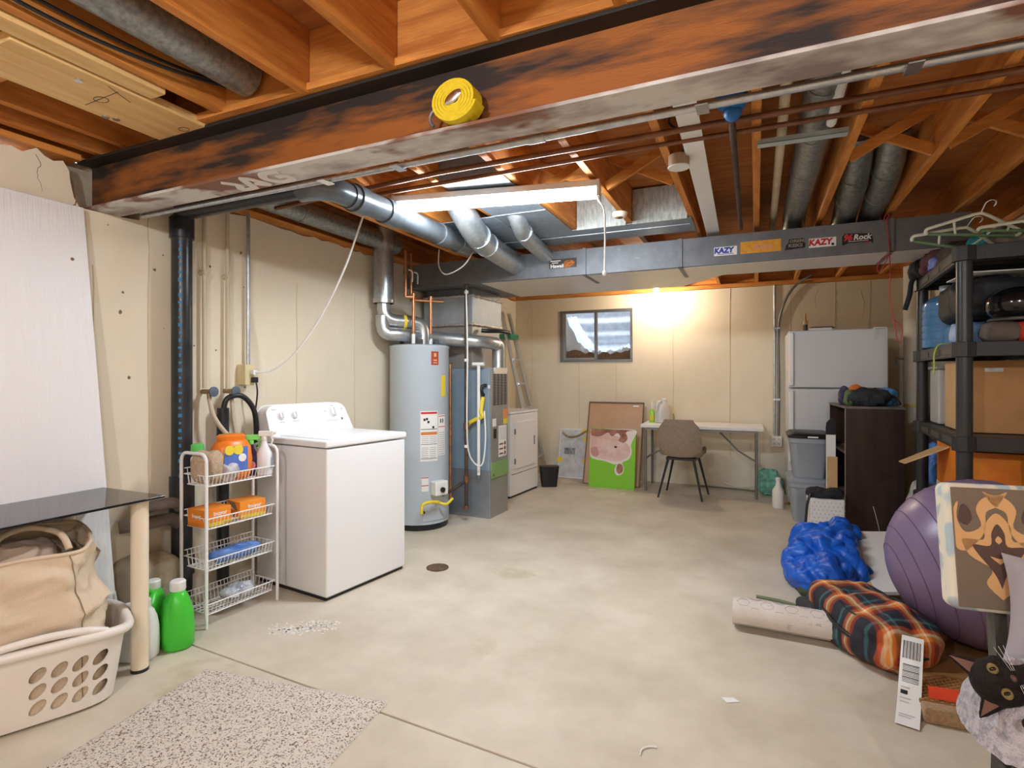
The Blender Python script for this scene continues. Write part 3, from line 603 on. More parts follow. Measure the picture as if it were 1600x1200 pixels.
loft(MB(), [(.213,0,0,.052,.07),(.235,0,0,.055,.074),(.245,0,0,.045,.06)]).build('lid', ORA, t, smooth=50)
lab = MB().grid(lambda u, v: (.0815*(1-abs(u-.5)**2*.35), -.075+.13*u, .05+.13*v), 8, 6).build('label', M('tub_label', (.10,.18,.55), .4), t, smooth=60)
for k, (y, z, r, mt) in enumerate(((-.05,.165,.026,YEL), (-.002,.165,.027,YEL), (.02,.12,.022,STW))): MB().cyl((.074,y,z), (.083,y,z), r, 20).build('label_circle', mt, lab)
NET = M('mesh_bag_tan', (.55,.42,.30), .85, col2=(.42,.31,.21), scale=90, bump=.6, bscale=120)
p = on_rack(-.10, .075, Z1)
t = thing('mesh_bag', 'crumpled tan mesh bag on the top tier of wire rack', 'bag', p, .3)
MB().blob((0,0,.085), (.075,.06,.088), 2.2, .018, 14, 3, 30, 20, ridge=True, floor=0).build('bag', NET, t, smooth=70)
CLEARB = M('clear_bag', (.80,.78,.78), .25, col2=(.55,.50,.50), scale=18, alpha=.75, bump=.8, bscale=25)
p = on_rack(-.065, .16, Z1)
t = MB().blob((0,0,.05), (.045,.05,.052), 1.6, .02, 22, 8, 26, 18, ridge=True, floor=0).build('plastic_bag', CLEARB, None, smooth=50); t.location = p; tag(t, 'clear crinkled plastic bag in front of orange tub', 'bag')
p = on_rack(-.165, .055, Z1)
t = thing('green_cap_bottle', 'white bottle with green cap behind the tan mesh bag', 'bottle', p)
loft(MB(), [(0,0,0,.03,.03),(.13,0,0,.032,.032),(.15,0,0,.02,.02)], 18, 2).build('body', WPLAS, t, smooth=50); MB().lathe([(.03,.15),(.032,.155),(.03,.20),(.02,.206)], (0,0,0), 18).build('cap', M('green_cap', (.10,.55,.12), .4), t, smooth=40)
def spray(loc, rz, label, body_m, head_m, h=.17, liquid=None):
    t = thing('spray_bottle', label, 'spray bottle', loc, rz)
    loft(MB(), [(0,0,0,.032,.042),(.01,0,0,.036,.046),(h*.62,0,0,.034,.042),(h*.85,0,0,.018,.02),(h,0,0,.013,.013)], 20, 2.4).build('body', body_m, t, smooth=50)
    m = MB(); m.cyl((0,0,h), (0,0,h+.025), .016, 14); m.bx(-.013, .013, -.03, .05, h+.025, h+.055); m.cyl((0,.05,h+.043), (0,.066,h+.043), .008, 10); m.build('trigger_head', head_m, t, bevel=.004)
    MB().tube(spline([(0,.03,h+.028), (0,.045,h+.005), (0,.038,h-.02)], 4), .005, 6).build('trigger', head_m, t, smooth=40)
    return t
tt = spray(on_rack(-.11, .335, Z1), -.7, 'spray bottle of dark liquid with green trigger on rack', M('dark_liquid', (.03,.015,.05), .2), M('green_trigger', (.20,.66,.13), .4), .175)
MB().cyl((.034,.0,.06), (.037,.0,.06), .024, 16).build('label', M('pink_label', (.60,.18,.20), .5), tt)
tt = spray(on_rack(-.06, .385, Z1), -1.0, 'white spray bottle at the washer end of the rack', M('milky_plastic', (.74,.75,.78), .35), WPLAS, .195)
MB().bx(-.02, .02, .042, .045, .03, .10).build('label', M('grey_label', (.40,.45,.55), .5), tt)
ORB = M('orange_carton', (.80,.22,.02), .5, col2=(.85,.30,.03), scale=4)
for (yy, rz, lab) in ((.085, .05, 'orange carton nearest the camera on second rack tier'), (.30, -.1, 'orange carton with torn opening beside the washer on the second rack tier')):
    t = thing('orange_box', lab, 'box', on_rack(-.105, yy, .5055), rz-.08)
    MB().bx(-.07, .07, -.075, .075, 0, .092).build('carton', ORB, t, bevel=.002)
    text_mesh('Inuyor', .030, STW, 'lettering', t, Matrix.Translation((.0708,.01,.062))@Matrix.Rotation(PI/2,4,'Z')@Matrix.Rotation(PI/2,4,'X'), bold=.0006)
    text_mesh('Inuyor', .026, STW, 'lettering', t, Matrix.Translation((.0,-.0758,.055))@Matrix.Rotation(PI/2,4,'X'), bold=.0006)
    MB().bx(.0702, .071, -.07, .07, .0, .02).build('yellow_band', YEL, t)
    if yy > .2: MB().prism([(-.06,.09),(.02,.085),(.05,.04),(.0,.055)], 'y', -.0775, -.0755).build('torn_opening', CRACK, t)
t = MB().grid(lambda u, v: (-.05+.09*u, -.11+.22*v, .008*noise.noise(Vector((u*6, v*9, 2)))+.012), 10, 18).build('paper_scraps', M('paper_scrap', (.75,.68,.60), .8, col2=(.75,.35,.08), scale=22), None, smooth=50)
t.location = on_rack(-.075, .225, .505); tag(t, 'crumpled papers lying between the two orange cartons', 'paper')
t = MB().blob((0,0,.03), (.055,.15,.035), 1.5, .018, 16, 11, 36, 18, ridge=True, floor=0).build('blue_glove', M('blue_rubber', (.05,.14,.42), .45, col2=(.16,.28,.60), scale=14), None, smooth=60)
t.location = on_rack(-.10, .235, .2905); t.rotation_euler = (0,0,-.15); tag(t, 'blue rubber gloves heaped on the third rack tier', 'gloves')
t = MB().blob((0,0,.035), (.06,.10,.038), 1.4, .02, 20, 15, 32, 18, ridge=True, floor=0).build('clear_bag', M('grey_clear_bag', (.22,.24,.28), .2, col2=(.60,.62,.66), scale=20, bump=.8, bscale=25), None, smooth=50)
t.location = on_rack(-.10, .245, .0655); tag(t, 'grey plastic bag on the lowest rack tier', 'bag')
# ---------------------------------------------------------------- glass table, basket, bag, jugs
t = thing('glass_table', 'black glass table with round cream legs at left', 'table', (-2.63,1.2,0), world=True)
MB().bx(-2.855, -2.41, -.05, 1.625, .750, .760).build('top', M('black_glass', (.012,.013,.015), .06, spec=.6), t, bevel=.002)
LEGC = CREAM
def tleg(x, y):
    MB().tube([(x,y,.012), (x,y,.748)], .034, 24).build('leg', LEGC, t, smooth=50); MB().cyl((x,y,0), (x,y,.014), .035, 24).build('foot', BLACK, t, smooth=40)
tleg(-2.475, 1.555); tleg(-2.79, 1.53) if False else None; tleg(-2.475, .05)
MB().tube([(-2.80,1.45,.012), (-2.80,1.45,.748)], .026, 20).build('leg', LEGC, t, smooth=50)
# basket
BKX, BKY, BKA = -2.565, 1.222, -.42
bk = thing('laundry_basket', 'white plastic laundry basket with oval holes under the table', 'basket', (BKX,BKY,0), BKA)
def bsec(z, gx, gy, p=4.0, n=72):
    return [(gx*math.copysign(abs(math.cos(2*PI*k/n))**(2/p), math.cos(2*PI*k/n)), gy*math.copysign(abs(math.sin(2*PI*k/n))**(2/p), math.sin(2*PI*k/n)), z) for k in range(n)]
rings = [bsec(.0,.145,.215), bsec(.012,.165,.235), bsec(.10,.176,.25), bsec(.20,.188,.264), bsec(.275,.198,.275), bsec(.275,.192,.269), bsec(.20,.182,.258), bsec(.10,.170,.244), bsec(.018,.159,.229)]
m = MB(); n = 72
for r in rings: m.v += [Vector(p) for p in r]
m.f = [(j*n+k, j*n+(k+1)%n, (j+1)*n+(k+1)%n, (j+1)*n+k) for j in range(len(rings)-1) for k in range(n)]+[tuple(reversed(range(n))), tuple(range((len(rings)-1)*n, len(rings)*n))]
m.mi = [0]*len(m.f)
BKM = M('basket_plastic', (.80,.76,.70), .42)
body = m.build('body', BKM, bk, smooth=50)
cut = MB()
for r in range(3):
    for c_ in range(4):
        yy = -.005+c_*.062; zz = .075+r*.062
        i0 = len(cut.v); cut.cyl((.10,0,0), (.25,0,0), 1, 14)
        for i in range(i0, len(cut.v)):
            v_ = cut.v[i]; a, b_ = v_.y*.022, v_.z*.028; cut.v[i] = Vector((v_.x, yy+a+b_*.45, zz+b_))
    for c_ in range(3):
        i0 = len(cut.v); cut.cyl((0,-.35,0), (0,-.18,0), .014, 12); cut.xf(Matrix.Translation((-.02+c_*.05, 0, .07+r*.06)), i0)
co = cut.build('cutter', BKM, bk); bpy.context.view_layer.update()
bo = body.modifiers.new('b', 'BOOLEAN'); bo.operation = 'DIFFERENCE'; bo.object = co; bo.solver = 'EXACT'
me2 = bpy.data.meshes.new_from_object(body.evaluated_get(bpy.context.evaluated_depsgraph_get()))
body.modifiers.clear(); body.data = me2; bpy.data.objects.remove(co)
# wavy rim with handle grips
rim = MB(); R2 = []
for k in range(96):
    a = 2*PI*k/96; x = .205*math.copysign(abs(math.cos(a))**.5, math.cos(a)); y = .285*math.copysign(abs(math.sin(a))**.5, math.sin(a))
    R2.append((x, y, .285+.010*math.cos(2*a)))
rim.tube(R2, .019, 10, closed=True).build('rim', BKM, bk, smooth=60)
for sx in (-1, 1): MB().tube(spline([(sx*.188,-.20,.30), (sx*.20,-.13,.325), (sx*.203,0,.335), (sx*.20,.13,.325), (sx*.188,.20,.30)], 6), .014, 10).build('handle', BKM, bk, smooth=60)
# canvas bag in the basket
CANV = M('tan_canvas', (.62,.50,.36), .85, col2=(.68,.56,.42), scale=4, bump=.25, bscale=160)
t = thing('canvas_bag', 'slouching tan canvas bag standing inside the laundry basket', 'bag', (BKX,BKY-.01,.02), BKA)
def bagp(u, v):
    a = 2*PI*u; h = v
    rx = .155+.015*math.sin(h*PI); ry = .222-.018*h**2; p = 4.2
    x = rx*math.copysign(abs(math.cos(a))**(2/p), math.cos(a)); y = ry*math.copysign(abs(math.sin(a))**(2/p), math.sin(a))
    z = .62*h
    q = Vector((x*6, y*6, z*6))
    w = 1.3*((1-2*abs(noise.noise(q*.9+Vector((3,1,2)))))-.5)+.9*(.5-2*abs(noise.noise(q*1.7+Vector((7,4,1)))))+.35*noise.noise(q*3.5)
    f = 1+.15*w*min(1, max(.12, (h-.25)*3.5))*(1 if h < .97 else .3)
    z += .035*noise.noise(Vector((x*7, y*7, z*4)))*min(1, h*4)*(1 if h<.98 else .3) + .05*h*(x/.15)*-.6
    return (x*f-.03*h, y*f-.03*h*h, z)
MB().grid(bagp, 90, 60, True).build('sack', CANV, t, smooth=70)
MB().tube([Vector(bagp(k/60, 1.0))+Vector((0,0,.002)) for k in range(60)], .008, 8, closed=True).build('rim_hem', M('canvas_hem', (.66,.53,.38), .8), t, smooth=60)
MB().tube([Vector(bagp(.06, .0+.99*k/30))*1.004 for k in range(31)], .0022, 5).build('seam', M('seam_brown', (.25,.18,.11), .8), t)
MB().blob((-.05,-.06,.56), (.115,.13,.07), 1.4, .035, 12, 5, 34, 18, ridge=True).build('clothes', M('pale_cloth', (.66,.54,.44), .9), t, smooth=70)
MB().tube(spline([(.10,-.14,.55), (.05,-.11,.66), (-.02,-.02,.68), (.05,.07,.66), (.10,.10,.60)], 6), .012, 8).xf(Matrix.Identity(4)).build('handle_strap', CANV, t, smooth=60)
# jugs
def jug(loc, rz, label, body_m, cap_m, s=1.0, handle=True):
    t = thing('detergent_jug', label, 'jug', loc, rz)
    secs = [(0,0,0,.058,.088),(.012,0,0,.066,.098),(.08,0,0,.068,.10),(.15,0,-.004,.062,.095),(.20,0,-.012,.05,.080),(.235,0,-.03,.034,.05),(.25,0,-.035,.026,.03)]
    loft(MB(), [tuple(q*s for q in x) for x in secs], 32, 2.8).build('body', body_m, t, smooth=60)
    MB().lathe([(.030*s,.0),(.032*s,.004),(.032*s,.038*s),(.026*s,.044*s)], (0,-.035*s,.25*s), 20).build('cap', cap_m, t, smooth=40)
    if handle: MB().tube([(0,y*s,z*s) for y, z in ((-.012,.228),(.03,.262),(.075,.250),(.098,.205),(.098,.14))], .016*s, 12).build('handle', body_m, t, smooth=60)
    return t
GRN = M('lime_green_plastic', (.06,.56,.04), .32)
jg = jug((-2.56,1.785,0), 1.05, 'lime green detergent jug in front of the wire rack', GRN, WPLAS, 1.08)
jug((-2.70,1.745,0), -2.6, 'lime green jug turned with its handle toward table leg', GRN, WPLAS, .98)
jug((-2.60,1.62,0), 2.0, 'white plastic jug just behind the cream table leg', WPLAS, WPLAS, .92)
jug((-2.76,1.585,0), .8, 'white plastic jug between leaning door and table leg', WPLAS, WPLAS, 1.02)
# rug
RUG = M('speckled_rug', (.80,.73,.64), .95, col2=(.20,.13,.09), scale=140, lo=.52, hi=.65, detail=1.5, bump=1.0, bscale=150, rnd=False)
rg = thing('shag_rug', 'speckled beige shag rug on the concrete floor', 'rug', (-1.6,1.3,0), world=True)
m = MB(); PA, PB, PC, PD = Vector((-2.215,1.68,0)), Vector((-1.33,1.80,0)), Vector((-1.20,.62,0)), Vector((-2.08,.52,0))
def rugp(u, v):
    p = (PA*(1-u)+PB*u)*(1-v)+(PD*(1-u)+PC*u)*v
    e = min(u, 1-u, v*1.3, (1-v)*1.3); z = .018*min(1, e*30)+.004*noise.noise(p*60)*(e > .002)
    j = .004*noise.noise(p*40+Vector((5,5,5)))
    return (p.x+j, p.y+j, max(.001, z))
m.grid(rugp, 150, 190); m.build('pile', RUG, rg, smooth=60)
# floor drain
t = thing('floor_drain', 'round rusty floor drain in the concrete', 'drain', (-1.965,3.20,0))
MB().lathe([(.075,.0),(.075,.004),(.066,.006),(.066,.003),(.0,.003)], (0,0,0), 32).build('ring', M('drain_iron', (.20,.12,.07), .6, .5, col2=(.10,.06,.04), scale=30), t, smooth=40)
for r in (.02, .04, .056):
    for k in range(int(r*280)): a = 2*PI*k/int(r*280); MB().cyl((r*math.cos(a), r*math.sin(a), .003), (r*math.cos(a), r*math.sin(a), .0045), .005, 8).build('slot', CRACK, t)
# powder spill and floor stains
SPL = M('white_powder', (.80,.78,.74), .9)
for nm, cx, cy, rx, ry, n, lab in (('powder_spill', -2.12, 2.16, .16, .10, 260, 'white detergent powder spilled in front of the rack'),):
    m = MB()
    for k in range(n):
        a = random.uniform(0, 2*PI); r = random.random()**.5; x = cx+rx*r*math.cos(a)*random.uniform(.6,1.2)+.25*ry*math.sin(a); y = cy+ry*r*math.sin(a)+.35*(x-cx)
        q = random.uniform(.002, .010); w = [(x+q*random.uniform(.4,1.5)*math.cos(i*PI/3), y+q*random.uniform(.3,1)*math.sin(i*PI/3)) for i in range(6)]
        m.prism(w, 'z', .0002, .0012)
    o = m.build(nm, SPL); o['kind'] = 'stuff'; tag(o, lab, 'powder')
# ---------------------------------------------------------------- water heater
HX, HY_, HR = -2.70, 4.10, .255
WH = thing('water_heater', 'tall pale blue-grey cylindrical water heater', 'water heater', (HX,HY_,0), 0)
TANK = M('tank_enamel', (.50,.56,.62), .3, spec=.5)
MB().lathe([(HR,.05),(HR,1.53),(HR+.004,1.535),(HR+.004,1.55),(HR-.02,1.56),(0.01,1.565)], (0,0,0), 56).build('tank', TANK, WH, smooth=40)
MB().lathe([(HR-.01,0),(HR-.01,.05)], (0,0,0), 48).build('base_ring', BLACK, WH, smooth=40)
for k in range(4): a = k*PI/2+.5; MB().box((.15*math.cos(a), .15*math.sin(a), 1.585), (.08,.03,.04), (0,0,a+PI/2)).build('draft_clip', BLACK, WH)
def wrap(a0, a1, z0, z1, mat, name, parent=WH, off=.001, label=None):
    o = MB().grid(lambda u, v: ((HR+off)*math.cos(a0+(a1-a0)*u), (HR+off)*math.sin(a0+(a1-a0)*u), z0+(z1-z0)*v), 12, 2).build(name, mat, parent, smooth=60); return o
AV = math.atan2(-HY_, -HX)     # direction of the viewer from the tank
LBL = M('paper_label', (.80,.79,.77), .5)
lb = wrap(AV+.02, AV+.62, .58, 1.00, LBL, 'warning_label')
for z0, z1, a0, a1, mt in ((.975,.992,.04,.60,STR), (.885,.970,.05,.59,STW), (.845,.85,.04,.60,INK), (.80,.825,.04,.60,M('label_orange',(.70,.22,.05),.5)), (.72,.724,.04,.60,INK), (.60,.604,.04,.6,INK)): wrap(AV+a0, AV+a1, z0, z1, mt, 'label_band', lb, .0018)
for k in range(12): wrap(AV+.06+.27*(k%2), AV+.28+.27*(k%2), .61+.016*(k//2), .616+.016*(k//2), GREYINK, 'label_text', lb, .0018)
for k in range(8): wrap(AV+.06+.27*(k%2), AV+.30+.27*(k%2), .735+.016*(k//2), .741+.016*(k//2), GREYINK, 'label_text', lb, .0018)
for k, (a, z) in enumerate(((.12,.93), (.20,.935), (.25,.91), (.42,.865))): wrap(AV+a, AV+a+.07, z-.012, z+.008, INK, 'pictogram', lb, .0022)
lb2 = wrap(AV+.65, AV+.98, .62, .965, LBL, 'warning_label')
for z in (.95, .86): wrap(AV+.66, AV+.97, z, z+.006, STR, 'label_band', lb2, .0018)
for k in range(11): wrap(AV+.67, AV+.95, .63+.018*k, .637+.018*k, GREYINK, 'label_text', lb2, .0018)
wrap(AV+.73, AV+.78, .895, .93, STD, 'pictogram', lb2, .002); wrap(AV+.83, AV+.88, .895, .93, STD, 'pictogram', lb2, .002)
wrap(AV+.38, AV+.66, 1.385, 1.50, M('badge_brown', (.40,.07,.03), .4), 'brand_badge'); bd = bpy.data.objects['brand_badge']
wrap(AV+.48, AV+.57, 1.455, 1.485, M('badge_tan', (.72,.40,.25), .5), 'badge_mark', bd, .002); wrap(AV+.46, AV+.60, 1.42, 1.432, MATS['badge_tan'], 'badge_mark', bd, .002); wrap(AV+.45, AV+.61, 1.40, 1.408, MATS['badge_tan'], 'badge_mark', bd, .002)
wrap(AV+.78, AV+1.02, 1.12, 1.30, YEL, 'energy_tag')
lb3 = wrap(AV+.06, AV+.29, .33, .45, LBL, 'small_label'); wrap(AV+.06, AV+.29, .44, .447, STR, 'label_band', lb3, .0018); wrap(AV+.06, AV+.29, .375, .382, STR, 'label_band', lb3, .0018)
gd = Vector((math.cos(AV+.60), math.sin(AV+.60), 0)); gp = Vector((-gd.y, gd.x, 0))
MB().box(gd*(HR+.035)+Vector((0,0,.355)), (.08,.13,.12), (0,0,AV+.60)).build('gas_valve', M('valve_white', (.78,.78,.76), .4), WH, bevel=.012); gv = bpy.data.objects['gas_valve']
MB().cyl(gd*(HR+.07)+Vector((0,0,.345)), gd*(HR+.09)+Vector((0,0,.345)), .022, 16).build('gas_knob', BLACK, gv, smooth=40)
MB().tube(spline([gd*(HR+.05)-gp*.02+Vector((0,0,.24)), gd*(HR+.06)-gp*.10+Vector((0,0,.255)), gd*(HR+.04)-gp*.17+Vector((0,0,.24)), gd*(HR+.05)-gp*.19+Vector((0,0,.17))], 5), .014, 8).build('yellow_ribbon', YEL, WH, smooth=60)
MB().tube(spline([gd*(HR+.04)+Vector((0,0,.23)), gd*(HR+.08)+gp*.04+Vector((0,0,.22)), gd*(HR+.07)+gp*.11+Vector((0,0,.255))], 5), .012, 8).build('yellow_ribbon', YEL, WH, smooth=60)
wrap(AV+.1, AV+1.1, .08, .20, M('tank_panel', (.46,.52,.58), .35), 'burner_cover', WH, .006)
MB().cyl(Vector((math.cos(AV+.12), math.sin(AV+.12), 0))*HR+Vector((0,0,.16)), Vector((math.cos(AV+.12), math.sin(AV+.12), 0))*(HR+.02)+Vector((0,0,.16)), .012, 10).build('drain_plug', BLACK, WH)
# copper pipes of the heater
t = thing('copper_pipes', 'copper hot and cold pipes with valves above water heater', 'pipes', (-2.62,4.0,1.57), world=True)
for pts, r in (([(-2.63,3.90,1.64),(-2.63,3.90,1.96)], .013), ([(-2.60,4.12,1.64),(-2.60,4.12,1.95)], .013), ([(-2.63,3.90,1.96),(-2.66,3.98,1.965),(-2.70,4.06,1.965)], .014), ([(-2.52,4.20,1.945),(-2.60,4.12,1.945),(-2.72,3.98,1.945)], .013), ([(-2.68,3.86,1.96),(-2.68,3.86,2.34)], .013), ([(-2.70,3.97,1.97),(-2.70,3.97,2.34)], .011), ([(-2.68,3.86,1.955),(-2.63,3.90,1.955)], .016)):
    MB().tube(pts, r, 12).build('pipe', COPPER, t, smooth=50)
for x, y in ((-2.63,3.90), (-2.60,4.12)):
    MB().tube([(x,y,1.565),(x,y,1.645)], .016, 12).build('nipple', WPLAS, t, smooth=40); MB().cyl((x,y,1.95), (x,y,1.985), .018, 12).build('elbow_fitting', COPPER, t, smooth=40)
for x, y in ((-2.68,3.86), (-2.70,3.97)):
    MB().cyl((x,y,2.14), (x,y,2.19), .02, 12).build('valve_body', BRASS, t, smooth=40); MB().tube(spline([(x+.02,y+.01,2.18),(x+.045,y+.03,2.165),(x+.045,y+.03,2.08)], 4), .006, 6).build('valve_lever', WPLAS, t, smooth=40)
# flue
FLUE = M('flue_metal', (.58,.60,.61), .34, .85, col2=(.46,.48,.50), scale=20, bump=.15, bscale=9)
t = thing('vent_pipe', 'shiny metal flue pipes joining and rising at left wall', 'duct', (-2.85,3.83,1.9), world=True)
MB().tube([(-2.86,3.80,1.90), (-2.86,3.80,2.58)], .082, 24).build('riser', GALV, t, smooth=50)
MB().tube(spline([(-2.86,3.80,1.93), (-2.855,3.805,1.82), (-2.82,3.85,1.765), (-2.74,3.96,1.755), (-2.68,4.04,1.745), (-2.655,4.075,1.69), (-2.655,4.08,1.565)], 4), .056, 20).build('elbow', FLUE, t, smooth=50)
MB().tube(spline([(-2.865,3.795,1.80), (-2.865,3.80,1.70), (-2.84,3.825,1.655), (-2.76,3.90,1.645), (-2.60,4.2,1.63), (-2.43,4.38,1.615), (-2.31,4.46,1.605), (-2.255,4.58,1.60), (-2.25,4.70,1.595)], 4), .058, 20).build('horizontal_run', FLUE, t, smooth=50)
MB().tube(spline([(-2.25,4.68,1.597), (-2.25,4.74,1.585), (-2.25,4.765,1.54), (-2.25,4.765,1.37)], 4), .062, 20).build('furnace_elbow', FLUE, t, smooth=50)
MB().cyl((-2.86,3.80,1.90), (-2.86,3.80,1.94), .087, 24).build('collar', FLUE, t, smooth=50); MB().cyl((-2.40,4.40,1.613), (-2.36,4.427,1.61), .064, 20).build('collar', FLUE, t, smooth=50)
MB().cyl((-2.76,3.93,1.755), (-2.745,3.95,1.755), .060, 18).build('tape_ring', YEL, t, smooth=50)
# ---------------------------------------------------------------- furnace
FN = thing('furnace', 'tall grey-blue furnace with louvred front and green panel', 'furnace', (-2.2,4.48,0), -.04)
FB = M('furnace_blue', (.27,.36,.45), .4, .3, col2=(.31,.40,.49), scale=4); FG = M('furnace_grey', (.36,.36,.35), .4, .5); FS = M('furnace_base', (.42,.46,.50), .35, .7, col2=(.36,.40,.44), scale=6)
MB().bx(-.70, -.006, .0, .36, .43, 1.365).build('cabinet', FB, FN, bevel=.006)
MB().bx(-.70, 0, .0, .36, 0, .43).build('return_base', FS, FN, bevel=.004)
pyr = MB(); pyr.add([(.001,.01,.01),(.001,.35,.01),(.001,.35,.36),(.001,.01,.36),(.012,.18,.20)], [(0,1,4),(1,2,4),(2,3,4),(3,0,4)]); pyr.build('base_front', FG, FN)
MB().bx(-.006, .004, .008, .352, .43, .90).build('lower_door', FG, FN, bevel=.003)
MB().bx(-.006, .006, .008, .352, .90, 1.34).build('upper_door', FG, FN, bevel=.003)
ud = bpy.data.objects['upper_door']
slot = MB().bx(.0055, .0075, -.028, .028, -.0045, .0045).build('louver', INK, ud); slot.location = (0, .075, 1.03)
for c_ in range(4):
    for r in range(20):
        if c_ or r: linked(slot, ud, (0, .075+c_*.072, .99+.04+r*.0145))
MB().bx(.004, .009, .01, .35, .36, .505).build('green_panel', M('green_paint', (.22,.36,.13), .55), FN); MB().cyl((.009,.05,.39), (.012,.05,.39), .014, 12).build('knob', COPPER, FN)
pl = MB().bx(.004, .006, .16, .32, .54, .83).build('label', LBL, FN)
for k in range(8): MB().bx(.006, .0066, .17, .31, .70+.015*k, .704+.015*k).build('label_text', GREYINK, pl)
for k in range(3): MB().cyl((.006,.285,.57+.045*k), (.0068,.285,.57+.045*k), .019, 12).bx(.006, .0066, .17, .25, .56+.045*k, .575+.045*k).build('label_pictogram', M('brown_ink', (.25,.08,.05), .6), pl)
MB().bx(.006, .008, .25, .34, .84, .98).build('orange_label', M('furnace_orange', (.75,.30,.10), .5), FN); MB().bx(.008, .009, .25, .34, .84, .89).build('yellow_label', YEL, FN)
MB().bx(.004, .006, .04, .11, .83, .95).build('white_label', LBL, FN); MB().bx(.004, .010, .06, .11, .72, .81).build('switch_plate', BLACK, FN, bevel=.003)
MB().bx(.0, .008, .07, .33, 1.315, 1.37).build('beige_top_plate', CREAM, FN)
MB().bx(-.70, -.19, .01, .55, 1.366, 1.77).build('plenum', M('plenum_metal', (.40,.36,.32), .45, .5, col2=(.36,.34,.32), scale=5), FN, bevel=.003)
MB().bx(-.715, -.175, -.012, .565, 1.77, 2.03).build('plenum_wrap', M('foil_wrap', (.42,.44,.45), .55, .5, col2=(.35,.38,.40), scale=8, bump=.4, bscale=10), FN, bevel=.006)
MB().bx(-.70, -.19, .01, .55, 2.03, 2.103).build('plenum_neck', DUCT, FN)
FOILT = M('foil_tape', (.66,.62,.56), .4, .6, col2=(.45,.40,.36), scale=30, bump=1.0, bscale=40)
for z in (1.77, 2.03):
    m = MB()
    m.tube([(-.715+.54*k/24, -.014, z+.008*noise.noise(Vector((k*.7, z, 0)))) for k in range(25)], .013, 6); m.tube([(-.175, -.012+.575*k/16, z+.009*noise.noise(Vector((k*.8, z, 5)))) for k in range(17)], .013, 6); m.build('tape_seam', FOILT, FN, smooth=50)
MB().bx(-.02, .0, -.002, .0, 1.18, 1.21).build('side_label', LBL, FN)
MB().tube(spline([(-.06,-.01,1.12), (-.06,-.045,1.15), (-.06,-.04,1.20), (-.03,-.01,1.21)], 4), .014, 10).build('cable_elbow', BLACK, FN, smooth=50)
MB().tube(spline([(-.06,-.02,1.10), (-.065,-.05,.98), (-.05,-.05,.93), (-.12,-.05,.90), (-.20,-.055,.85), (-.22,-.05,.76)], 5), .02, 8).build('yellow_hose', YEL, FN, smooth=60)
t = thing('gas_pipe', 'black iron gas pipe rising in front of the furnace', 'pipe', (-2.345,4.30,.12), world=True)
MB().tube([(-2.345,4.30,.12), (-2.345,4.30,2.10)], .017, 12).build('riser', IRON, t, smooth=50)
for z0, z1, mt in ((.82,.88,BROWNP), (.35,.41,BROWNP), (.12,.15,BROWNP), (2.06,2.10,IRON)): MB().cyl((-2.345,4.30,z0), (-2.345,4.30,z1), .025, 12).build('fitting', mt, t, smooth=40)
MB().tube([(-2.345,4.30,.37), (-2.40,4.17,.31), (-2.45,4.06,.28)], .014, 10).build('branch', IRON, t, smooth=50)
for z in (.66, 1.42, 2.02): MB().cyl((-2.345,4.30,z), (-2.345,4.30,z+.025), .0195, 12).build('tape', WPLAS, t, smooth=40)
t = thing('copper_riser', 'straight copper pipe between water heater and gas pipe', 'pipe', (-2.515,4.31,.2), world=True)
MB().tube([(-2.515,4.31,.2), (-2.515,4.31,1.36)], .016, 12).build('pipe', COPPER, t, smooth=50); MB().cyl((-2.515,4.31,1.36), (-2.515,4.31,1.40), .022, 12).bx(-2.545, -2.485, 4.30, 4.32, 1.395, 1.41).build('tap_head', BRASS, t); MB().cyl((-2.515,4.31,.76), (-2.515,4.31,.80), .02, 12).build('coupling', COPPER, t, smooth=40)
t = thing('condensate_pipe', 'white plastic drain pipe down the furnace side', 'pipe', (-2.29,4.43,.38), world=True)
MB().tube([(-2.29,4.43,.40), (-2.29,4.43,1.39)], .016, 12).build('pipe', WPLAS, t, smooth=50); MB().tube([(-2.345,4.42,1.40), (-2.235,4.43,1.40)], .017, 12).build('tee', WPLAS, t, smooth=50); MB().cyl((-2.29,4.43,.36), (-2.29,4.43,.40), .010, 10).build('tip', GREYM, t)
run('white_flex', spline([(-2.33,4.27,2.05), (-2.32,4.275,1.5), (-2.325,4.275,.9), (-2.32,4.30,.62), (-2.27,4.36,.50), (-2.22,4.38,.53), (-2.205,4.40,.75), (-2.23,4.425,.98)], 7), .007, WPLAS, 'white flexible cable looping beside the gas pipe', 'cable', 8)
run('black_flex', spline([(-2.36,4.62,1.72), (-2.30,4.66,1.715), (-2.24,4.76,1.72), (-2.21,4.92,1.715)], 4), .02, BLACK, 'short black ribbed hose on the furnace plenum', 'hose', 10)
run('ceiling_wire', spline([(-1.95,3.7,2.25), (-2.05,3.72,2.14), (-2.25,3.8,2.10), (-2.35,3.85,2.18), (-2.38,3.9,2.33)], 6), .005, WPLAS, 'pale wire looping under the joists over the heater', 'wire', 6)
